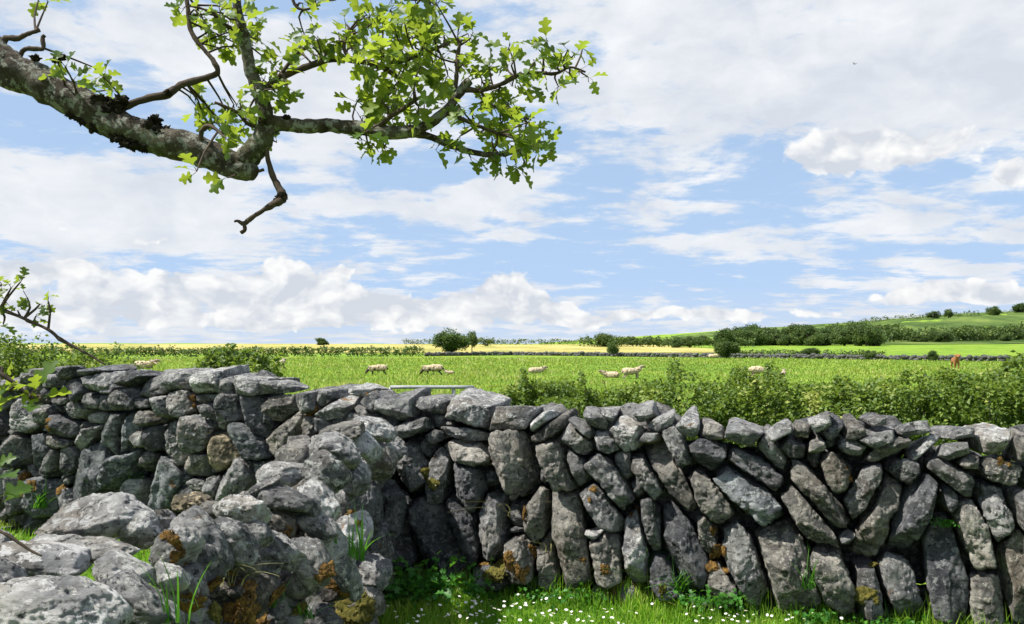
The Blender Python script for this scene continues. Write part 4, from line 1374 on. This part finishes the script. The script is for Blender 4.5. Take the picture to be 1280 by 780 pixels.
CR_BIG = [crown_mesh(s, 9000, .040, .72, 26) for s in (1, 2)]
CR_MED = [crown_mesh(s, 4200, .052, .85, 18) for s in (3, 4, 5, 6)]
CR_THIN = crown_mesh(8, 260, .10, .8, 9)
TR = [trunk_mesh(s) for s in (1, 2)]


def tree(px, Y, wpx, hpx, label, crown, group=None, name='tree', zx=0, cat='tree'):
    X = (px - 640) / F * Y
    g0 = float(ground_z(X, Y))
    base = Vector((X, Y, g0 - .05 + zx))
    r = empty(name, base)
    w = wpx / F * Y * 1.22; h = hpx / F * Y * 1.22
    r.rotation_euler = (0, 0, random.uniform(0, 6.28))
    t = bpy.data.objects.new('trunk', random.choice(TR)); COL.objects.link(t); t.parent = r; t.scale = (w, w, h * 1.3)
    if not t.data.materials: t.data.materials.append(TWIG)
    c = bpy.data.objects.new('crown', crown); COL.objects.link(c); c.parent = r
    if not crown.materials: crown.materials.append(TREE)
    zmax = 0.85
    c.scale = (w, w, h / zmax)
    c.location = (0, 0, h * (.03 if Y < 160 else -.14))
    tag(r, label, cat, group)


tree(566, 118, 50, 32, 'round dark bushy tree on its own at the far side of the pasture', CR_BIG[0])
tree(590, 150, 16, 22, 'small dark tree just right of the round bushy tree', CR_MED[0])
tree(609, 230, 28, 14, 'thin open crowned little tree on the skyline', CR_THIN)
tree(402, 250, 22, 10, 'lone flat bush on the skyline above the yellow field', CR_MED[1], name='bush', cat='bush')
tree(757, 215, 30, 21, 'round dark tree standing alone on the skyline right of centre', CR_BIG[1])
tree(767, 108, 18, 18, 'small dark bush against the distant stone wall', CR_MED[2], name='bush', cat='bush')
tree(909, 92, 36, 24, 'domed tree in front of the distant wall beside a resting sheep', CR_BIG[0])
tree(905, 205, 28, 25, 'tall dark tree at the left end of the hillside wood', CR_MED[3])
tree(862, 200, 20, 15, 'pale green tree left of the hillside wood', CR_MED[0])
tree(845, 200, 20, 12, 'low tree in the hedgerow left of the hillside wood', CR_MED[1])
tree(1088, 250, 34, 30, 'big rounded tree at the right end of the hillside wood', CR_BIG[1])
tree(1244, 430, 19, 14, 'large lone tree on the crest of the hill', CR_MED[2])
tree(1276, 440, 20, 12, 'tree on the crest of the hill at the right edge', CR_MED[3])
tree(1186, 430, 12, 12, 'small bush on the slope just below the hill crest', CR_MED[0], name='bush', cat='bush')
tree(1168, 440, 18, 10, 'flat bush on the hill crest', CR_MED[1], name='bush', cat='bush')
tree(1085, 84, 18, 12, 'small bush by the distant right wall', CR_MED[2], name='bush', cat='bush')
tree(1012, 92, 26, 12, 'dark bush left of the middle of the distant right wall', CR_MED[3], name='bush', cat='bush')
tree(1166, 78, 16, 12, 'little bush at the right part of the distant wall', CR_MED[1], name='bush', cat='bush')
wr = random.Random(4)
for i in range(46):
    px = 922 + i * 3.7 + wr.uniform(-4, 4)
    Y = wr.uniform(232, 300)
    hh = 19 + 4 * math.sin(i * .35) + 3 * i / 46 + wr.uniform(-4, 4)
    tree(px, Y, wr.uniform(24, 34), hh, 'dark green tree in the dense wood at the foot of the hill', CR_MED[i % 4], 'trees of the wood at the foot of the hill')
for i in range(16):
    px = 780 + i * 9 + wr.uniform(-4, 4)
    Y = wr.uniform(240, 280)
    tree(px, Y, wr.uniform(14, 20), wr.uniform(7, 13), 'small bush in the low line leading to the wood', CR_MED[i % 4], 'bushes in the low line leading to the wood', name='bush', cat='bush')
for i in range(22):
    px = 1112 + i * 8 + wr.uniform(-4, 4)
    Y = wr.uniform(285, 330)
    tree(px, Y, wr.uniform(14, 24), wr.uniform(8, 15), 'dark bush scattered over the lower hillside', CR_MED[i % 4], 'bushes on the lower hillside', name='bush', cat='bush')

# ------------------------------------------------------------------ gate
gm = simple('galvanised_steel', [(0.3, (0.24, 0.25, 0.26)), (0.7, (0.36, 0.37, 0.39))], 20, 0.45, 0.1)
gr_ = empty('metal_gate', (-1.6, 9.6, 0))
tag(gr_, 'galvanised field gate, only its top rail showing over the wall', 'gate')


def gpart(name, a, b, r):
    V, T = tube([a, (Vector(a) + Vector(b)) / 2, b], [r, r, r], 10, 0, 0, 2)
    o = link(name, mesh_np(name, V, T, smooth=True), gm, None); o.parent = gr_; o.location = -gr_.location


zt = at(540, 484, 9.6).z
xa, xb = at(488, 485, 9.6).x, at(592, 485, 9.6).x
for z in (zt, zt - .2, zt - .38, zt - .55, zt - .72): gpart('rail', (xa, 9.6, z), (xb + .9 * 0, 9.6, z), .022 if z == zt else .014)
for x in (xa, at(567, 485, 9.6).x, xb): gpart('upright', (x, 9.61, zt - .9), (x, 9.61, zt - .0), .022)

# ------------------------------------------------------------------ animals
def skinned(name, V, E, R, sub=2, lump=0, seed=0, scale=1.0):
    me = bpy.data.meshes.new(name + '_cage'); me.from_pydata(V, E, [])
    ob = bpy.data.objects.new(name + '_cage', me); COL.objects.link(ob)
    ob.modifiers.new('s', 'SKIN'); sm = ob.modifiers.new('u', 'SUBSURF'); sm.levels = sub; sm.render_levels = sub
    sv = me.skin_vertices[0].data
    for i, r in enumerate(R):
        sv[i].radius = (r, r) if not hasattr(r, '__len__') else r
        sv[i].use_root = (i == 0)
    dg = bpy.context.evaluated_depsgraph_get()
    ev = ob.evaluated_get(dg).to_mesh()
    m2 = bpy.data.meshes.new(name)
    bmx = bmesh.new(); bmx.from_mesh(ev)
    bmesh.ops.triangulate(bmx, faces=bmx.faces)
    if lump:
        for v in bmx.verts:
            f = lump * (fbm(np.array([list(v.co)]) * 14 + seed, 3)[0])
            v.co += v.normal * f
    for f in bmx.faces: f.smooth = True
    bmx.to_mesh(m2); bmx.free()
    ob.evaluated_get(dg).to_mesh_clear()
    bpy.data.objects.remove(ob, do_unlink=True); bpy.data.meshes.remove(me)
    return m2


fl = simple('fleece', [(0.3, (0.34, 0.26, 0.17)), (0.55, (0.52, 0.42, 0.29)), (0.8, (0.62, 0.53, 0.40))], 9, 1.0, 1.0, .03)
skm = simple('sheep_skin', [(0.3, (0.22, 0.17, 0.13)), (0.7, (0.36, 0.30, 0.24))], 12, .8, .3)
dkm = simple('dark_sheep_skin', [(0.3, (0.03, 0.025, 0.02)), (0.7, (0.07, 0.055, 0.045))], 12, .8, .3)
calf_m = simple('ginger_hide', [(0.3, (0.22, 0.09, 0.035)), (0.7, (0.34, 0.15, 0.06))], 6, .7, .3)


def legs(front, rear, h, w, r):
    """hind and front legs as chains from the body centre line (index 0 front, 1 rear)"""
    V, E, R = [], [], []
    for (x, rt, kind) in ((front, 0, 'f'), (rear, 1, 'r')):
        for s in (-1, 1):
            b = len(V)
            if kind == 'f':
                ch = [(x, s * w, h * 1.0), (x + .01, s * w, h * .72), (x - .01, s * w, h * .38), (x, s * w, h * .07), (x + .04, s * w, 0.01)]
            else:
                ch = [(x, s * w, h * 1.0), (x + .07, s * w, h * .72), (x - .07, s * w, h * .40), (x - .03, s * w, h * .08), (x + .01, s * w, 0.01)]
            V += ch; R += [r * 2.2, r * 1.5, r, r * .8, r]
            E += [(rt, ('L', b))] + [(('L', b + i), ('L', b + i + 1)) for i in range(4)]
    return V, E, R


def quadruped(name, L, H, legh, head, belly, legr, lump=0, sub=2):
    """x forward. head = list of (x, z, r) from the neck to the muzzle"""
    body = [(L * .30, 0, H - belly), (-L * .34, 0, H - belly * .95), (0, 0, H - belly * 1.08), (-L * .48, 0, H - belly * .9)]
    R = [belly * .85, belly * .95, belly * 1.02, belly * .45]
    V = list(body); E = [(0, 2), (2, 1), (1, 3)]
    lv, le, lrr = legs(L * .30, -L * .36, legh * 1.1, belly * .55, legr)
    off = len(V)
    V += lv; R += lrr
    f = lambda q: q if not isinstance(q, tuple) else q[1] + off
    E += [(f(a), f(b)) for a, b in le]
    p = 0
    for (x, z, r) in head:
        V.append((x, 0, z)); R.append(r); E.append((p, len(V) - 1)); p = len(V) - 1
    # ears from the second to last head vertex
    hx, hz, hr = head[-2]
    for s in (-1, 1):
        V.append((hx - .02, s * hr * 2.1, hz + hr * .5)); R.append(hr * .28); E.append((len(V) - 1, off + len(lv) + len(head) - 2))
    V.append((-L * .56, 0, H - belly * 1.6)); R.append(belly * .12); E.append((3, len(V) - 1))
    return skinned(name, V, E, R, sub, lump)


def fleece_mesh(L, H, belly, seed, neck=None):
    V = [(L * .34, 0, H - belly), (L * .1, 0, H - belly * 1.05), (-L * .15, 0, H - belly * 1.05), (-L * .40, 0, H - belly * .95), (-L * .52, 0, H - belly * 1.1)]
    E = [(0, 1), (1, 2), (2, 3), (3, 4)]; R = [belly * .95, belly * 1.16, belly * 1.2, belly * 1.08, belly * .5]
    if neck:
        V.append((neck[0], 0, neck[1])); E.append((0, 5)); R.append(neck[2])
    return skinned('fleece', V, E, R, 3, .035, seed)


graze = quadruped('body', 1.05, .72, .36, [(.50, .52, .12), (.62, .36, .09), (.70, .22, .085), (.76, .10, .05)], .20, .032)
grazeF = fleece_mesh(1.05, .74, .21, 2, (.52, .48, .13))
stand = quadruped('body', 1.05, .74, .38, [(.48, .74, .12), (.56, .86, .10), (.68, .86, .085), (.82, .80, .05)], .20, .032)
standF = fleece_mesh(1.05, .76, .21, 5, (.50, .74, .13))
lying = quadruped('body', 1.05, .46, .12, [(.46, .44, .12), (.56, .54, .10), (.68, .54, .08), (.80, .48, .05)], .19, .03)
lyingF = fleece_mesh(1.1, .50, .23, 8, (.48, .46, .13))


def sheep(px, py, rot, sc, kind, label, dark=False, lamb=False):
    """py = where the feet stand in the photograph"""
    body, fle = {'g': (graze, grazeF), 's': (stand, standF), 'l': (lying, lyingF)}[kind]
    Y = EYE / ((py - HOR) / F)
    X = (px - 640) / F * Y
    r = empty('lamb' if lamb else 'sheep', (X, Y, float(ground_z(X, Y))))
    r.rotation_euler = (0, 0, math.radians(rot)); sc *= .9; r.scale = (sc, sc, sc * .86); r.location.z -= .04
    b = bpy.data.objects.new('body', body.copy()); COL.objects.link(b); b.parent = r; b.data.materials.append(dkm if dark else skm)
    f = bpy.data.objects.new('fleece', fle); COL.objects.link(f); f.parent = r
    if not fle.materials: fle.materials.append(fl)
    tag(r, label, 'lamb' if lamb else 'sheep', 'sheep in the pasture')


sheep(181, 461, 8, 1.45, 'l', 'large cream sheep lying down just above the rear wall, leftmost of the flock')
sheep(265, 459, 0, 1.3, 'l', 'sheep half hidden behind the green shrub')
sheep(351, 461, 80, 1.0, 's', 'sheep seen end on, standing right of the green shrub')
sheep(473, 468.5, 185, 1.0, 'g', 'dark faced sheep grazing to the left, first of the pair in the open pasture', True)
sheep(542, 469, 178, 1.05, 'g', 'dark faced sheep grazing with a lamb at its tail', True)
sheep(562, 469.5, 170, .5, 's', 'small lamb lying behind the grazing sheep', lamb=True)
sheep(671, 466.5, 20, .95, 'l', 'cream sheep resting alone in the middle of the pasture')
sheep(763, 472, 160, .85, 'l', 'cream sheep left of its companion, just above the hedge')
sheep(789, 473, 10, .95, 's', 'cream sheep with dark rump behind, right one of two above the hedge')
sheep(892, 447.5, 5, 1.3, 'l', 'pale sheep lying by the domed tree at the far side of the pasture')
sheep(948, 472, 8, 1.0, 'g', 'cream back of a sheep showing over the middle of the hedge')
sheep(977, 474, 60, .7, 's', 'small pale lamb just right of the sheep over the middle of the hedge', lamb=True)
cm = quadruped('body', 1.35, 1.0, .5, [(.60, 1.02, .15), (.74, 1.16, .12), (.84, 1.10, .12), (.98, .96, .07)], .26, .045)
Yc = EYE / ((461 - HOR) / F); Xc = (1193 - 640) / F * Yc
cr_ = empty('calf', (Xc, Yc, float(ground_z(Xc, Yc))))
cr_.rotation_euler = (0, 0, math.radians(-105)); cr_.scale = (.8, .8, .8)
b = link('body', cm, calf_m, None); b.parent = cr_
tag(cr_, 'ginger brown calf standing and facing the viewer at the right of the pasture', 'calf')

# bird high in the sky
bd = bmesh.new()
bmesh.ops.create_icosphere(bd, subdivisions=2, radius=1)
for v in bd.verts:
    v.co = Vector((v.co.x * .20, v.co.y * .06, v.co.z * .05))
for s in (-1, 1):
    q = [bd.verts.new(c) for c in ((.08, s * .03, .02), (.10, s * .26, .14), (0, s * .5, .10), (-.06, s * .24, .12), (-.06, s * .03, .02))]
    bd.faces.new(q)
q = [bd.verts.new(c) for c in ((-.15, -.03, 0), (-.15, .03, 0), (-.32, .07, .01), (-.32, -.07, .01))]
bd.faces.new(q)
bme = bpy.data.meshes.new('bird'); bd.to_mesh(bme); bd.free()
bo = link('bird', bme, dkm, None, at(1068, 80, 60)); bo.rotation_euler = (.5, -.1, .4); bo.scale = (.6, .6, .6)
tag(bo, 'tiny dark bird flying high in the cloudy sky', 'bird')

# ------------------------------------------------------------------ light and sky
SUN = Vector((-0.95, -0.22, 0)).normalized(); EL = math.radians(56)
SUN = Vector((SUN.x * math.cos(EL), SUN.y * math.cos(EL), math.sin(EL)))
ld = bpy.data.lights.new('sun', 'SUN'); ld.energy = 5.0; ld.angle = math.radians(0.5); ld.color = (1, .955, .88)
lo = bpy.data.objects.new('sun', ld); COL.objects.link(lo)
lo.rotation_euler = SUN.to_track_quat('Z', 'Y').to_euler(); lo.location = (-20, -5, 30)

w = bpy.data.worlds.new('World'); SC.world = w; w.use_nodes = True
w.node_tree.nodes.clear()
g = NT(w.node_tree)
wo = g.new('ShaderNodeOutputWorld'); bg = g.new('ShaderNodeBackground')
sky = g.new('ShaderNodeTexSky'); sky.sky_type = 'NISHITA'; sky.sun_disc = False
sky.sun_elevation = EL; sky.sun_rotation = math.atan2(SUN.x, SUN.y); sky.altitude = 50
sky.air_density = 1.0; sky.dust_density = 0.6; sky.ozone_density = 1.5
tc = g.new('ShaderNodeTexCoord'); D = tc.outputs['Generated']
sep = g.new('ShaderNodeSeparateXYZ'); g.l.new(D, sep.inputs[0])
dx, dy, dz = sep.outputs
az = g.math('ARCTAN2', dx, dy)
el = g.math('ARCSINE', dz)
AE = g.new('ShaderNodeCombineXYZ', inp={0: az, 1: el, 2: 0.0}).outputs[0]
# wind-torn edges: warp the direction a little
wn = g.noise(AE, 9.0, 4, 0.55, col=True)
wv = g.vmath('SCALE', g.vmath('SUBTRACT', wn, (.5, .5, .5)), s=.05)
wv = g.vmath('MULTIPLY', wv, (1.6, .7, 0))
AEW = g.vmath('ADD', AE, wv)


def ang(px, py):
    r = ray(px, py).normalized()
    return math.atan2(r.x, r.y), math.asin(r.z)


def blobs(lst, base):
    acc = None
    for (px, py, sx, sy, amp) in lst:
        a, e = ang(px, py)
        d = g.vmath('SUBTRACT', AEW, (a, e, 0))
        d = g.vmath('MULTIPLY', d, (F / sx, F / sy, 0))
        dd = g.new('ShaderNodeVectorMath', operation='DOT_PRODUCT'); g.l.new(d, dd.inputs[0]); g.l.new(d, dd.inputs[1])
        v = g.math('MULTIPLY', g.math('EXPONENT', g.math('MULTIPLY', dd.outputs['Value'], -1.0)), amp)
        acc = v if acc is None else g.math('ADD', acc, v)
    return acc


# high broken sheet: a flat layer seen in perspective
zz = g.math('ADD', g.math('MAXIMUM', dz, 0.0), 0.10)
U = g.math('DIVIDE', dx, zz); V_ = g.math('DIVIDE', dy, zz)
PL = g.new('ShaderNodeCombineXYZ', inp={0: U, 1: V_, 2: 0.3}).outputs[0]
n_hi = g.noise(g.vmath('MULTIPLY', PL, (1.0, 1.25, 1)), 2.3, 10, 0.62, 0.25)
n_f = g.noise(g.vmath('MULTIPLY', AEW, (1, 2.8, 1)), 13.0, 9, 0.60, 0.2)
hi = g.math('ADD', g.math('MULTIPLY', n_hi, 1.15), g.math('MULTIPLY', n_f, 0.66))
hi = g.math('ADD', hi, blobs([
    (1150, 70, 330, 95, .30), (900, 60, 260, 70, .14), (820, 20, 120, 40, .10), (420, 110, 130, 70, .26), (200, 60, 160, 50, .12), (60, 50, 100, 50, .02),
    (120, 160, 110, 40, -.16), (110, 225, 190, 45, .22), (210, 285, 130, 26, .20), (40, 270, 120, 26, .22), (500, 265, 150, 14, .22), (620, 228, 60, 18, .26),
    (860, 255, 170, 50, -.05), (780, 340, 200, 30, -.14), (600, 300, 220, 30, -.10), (500, 210, 90, 26, -.16), (900, 310, 120, 12, .14), (1100, 290, 200, 18, .10),
    (640, 298, 28, 8, .25), (800, 190, 150, 40, -.10), (250, 150, 60, 26, -.08), (930, 225, 60, 20, -.12), (30, 110, 70, 30, -.05), (750, 70, 30, 22, -.10), (120, 350, 300, 14, -.08),
], 0))
m_hi = g.step(hi, 0.81, 1.04)
# cumulus: puffs with flat bases
n_c = g.noise(g.vmath('MULTIPLY', AEW, (1, 1.6, 1)), 15.0, 9, 0.52, 0.1)
CB = [
    (1075, 188, 72, 26, .62), (1030, 205, 45, 14, .35), (1160, 178, 90, 26, .34), (1268, 215, 26, 18, .6),
    (345, 345, 85, 26, .48), (420, 375, 80, 22, .42), (250, 360, 60, 16, .30), (90, 345, 150, 22, .32), (160, 295, 90, 14, .30), (625, 352, 48, 22, .55), (660, 372, 60, 14, .4), (560, 380, 90, 12, .32),
    (430, 338, 14, 7, .30), (1190, 364, 60, 15, .55), (1130, 375, 50, 10, .35), (1260, 372, 40, 10, .4), (935, 388, 60, 10, .42), (1040, 390, 40, 9, .32), (840, 392, 80, 12, .25),
    (720, 395, 90, 12, .30), (120, 398, 300, 18, .22), (420, 405, 300, 12, .22), (740, 405, 40, 5, .2), (60, 380, 100, 20, .2), (300, 385, 320, 22, .22), (620, 388, 140, 20, .22), (20, 330, 120, 14, .25),
]
cb = blobs(CB, 0)
vo = g.new('ShaderNodeTexVoronoi'); vo.feature = 'SMOOTH_F1'; vo.inputs['Scale'].default_value = 34.0
vo.inputs['Detail'].default_value = 2.0; vo.inputs['Roughness'].default_value = 0.55; vo.inputs['Smoothness'].default_value = 0.6
g.l.new(g.vmath('MULTIPLY', AEW, (1, 1.35, 1)), vo.inputs['Vector'])
puff = g.math('MULTIPLY', g.math('SUBTRACT', 0.52, vo.outputs['Distance']), 0.55)
cu = g.math('ADD', g.math('ADD', g.math('MULTIPLY', g.math('SUBTRACT', n_c, 0.5), 1.15), g.math('MULTIPLY', puff, 0.8)), g.math('MULTIPLY', cb, 1.55))
m_cu = g.step(cu, 0.28, 0.46)
# height within the cumulus: the same field a little lower in the sky tells lit tops from grey bases
n_c2 = g.noise(g.vmath('MULTIPLY', g.vmath('ADD', AEW, (-0.010, 0.012, 0)), (1, 1.6, 1)), 15.0, 4, 0.52, 0.1)
sh = g.math('SUBTRACT', n_c, n_c2)
thick = g.step(cu, 0.40, 0.95)
lit = g.math('ADD', g.math('ADD', g.math('MULTIPLY', sh, 4.0), g.math('MULTIPLY', puff, 2.0)), g.math('SUBTRACT', 0.90, g.math('MULTIPLY', thick, 0.24)), clamp=True)
cu_col = g.mix(lit, rgb(6.8, 7.2, 7.9), rgb(10.1, 10.1, 10.0))
n_g = g.noise(g.vmath('MULTIPLY', AEW, (1, 1.8, 1)), 10.0, 7, 0.58)
hg = g.math('ADD', g.math('MULTIPLY', g.math('SUBTRACT', 0.68, n_g), 2.8), blobs([(1180, 120, 200, 36, -.22), (1000, 130, 120, 24, -.15), (420, 130, 90, 40, -.15), (560, 410, 500, 30, -.2)], 0), clamp=True)
hg = g.math('ADD', 0.12, g.math('MULTIPLY', hg, 0.88))
hi_col = g.mix(hg, rgb(7.0, 7.35, 8.0), rgb(9.9, 9.95, 10.0))
blue = g.mix(1.0, sky.outputs[0], rgb(1.0, 1.0, 1.0), 'MULTIPLY')
# pale veil near the horizon
veil = g.step(el, 0.30, 0.0)
blue = g.mix(g.math('ADD', 0.78, g.math('MULTIPLY', veil, 0.18)), blue, rgb(4.9, 6.8, 9.7))
low = g.step(el, 0.085, 0.0)
blue = g.mix(g.math('MULTIPLY', low, 0.75), blue, rgb(6.6, 7.6, 9.0))
c = g.mix(g.math('MULTIPLY', m_hi, 0.88), blue, hi_col)
c = g.mix(g.math('MULTIPLY', m_cu, 0.95), c, cu_col)
g.l.new(c, bg.inputs[0]); bg.inputs[1].default_value = 0.055
g.l.new(bg.outputs[0], wo.inputs[0])
w.cycles.sampling_method = 'MANUAL'; w.cycles.sample_map_resolution = 512

SC.view_settings.view_transform = 'Standard'; SC.view_settings.look = 'None'
SC.view_settings.exposure = 0.85; SC.view_settings.gamma = 1.0
SC.view_settings.use_curve_mapping = False
SC.cycles.use_denoising = True
SC.cycles.max_bounces = 4; SC.cycles.diffuse_bounces = 2; SC.cycles.transmission_bounces = 3; SC.cycles.glossy_bounces = 2
SC.cycles.sample_clamp_indirect = 6
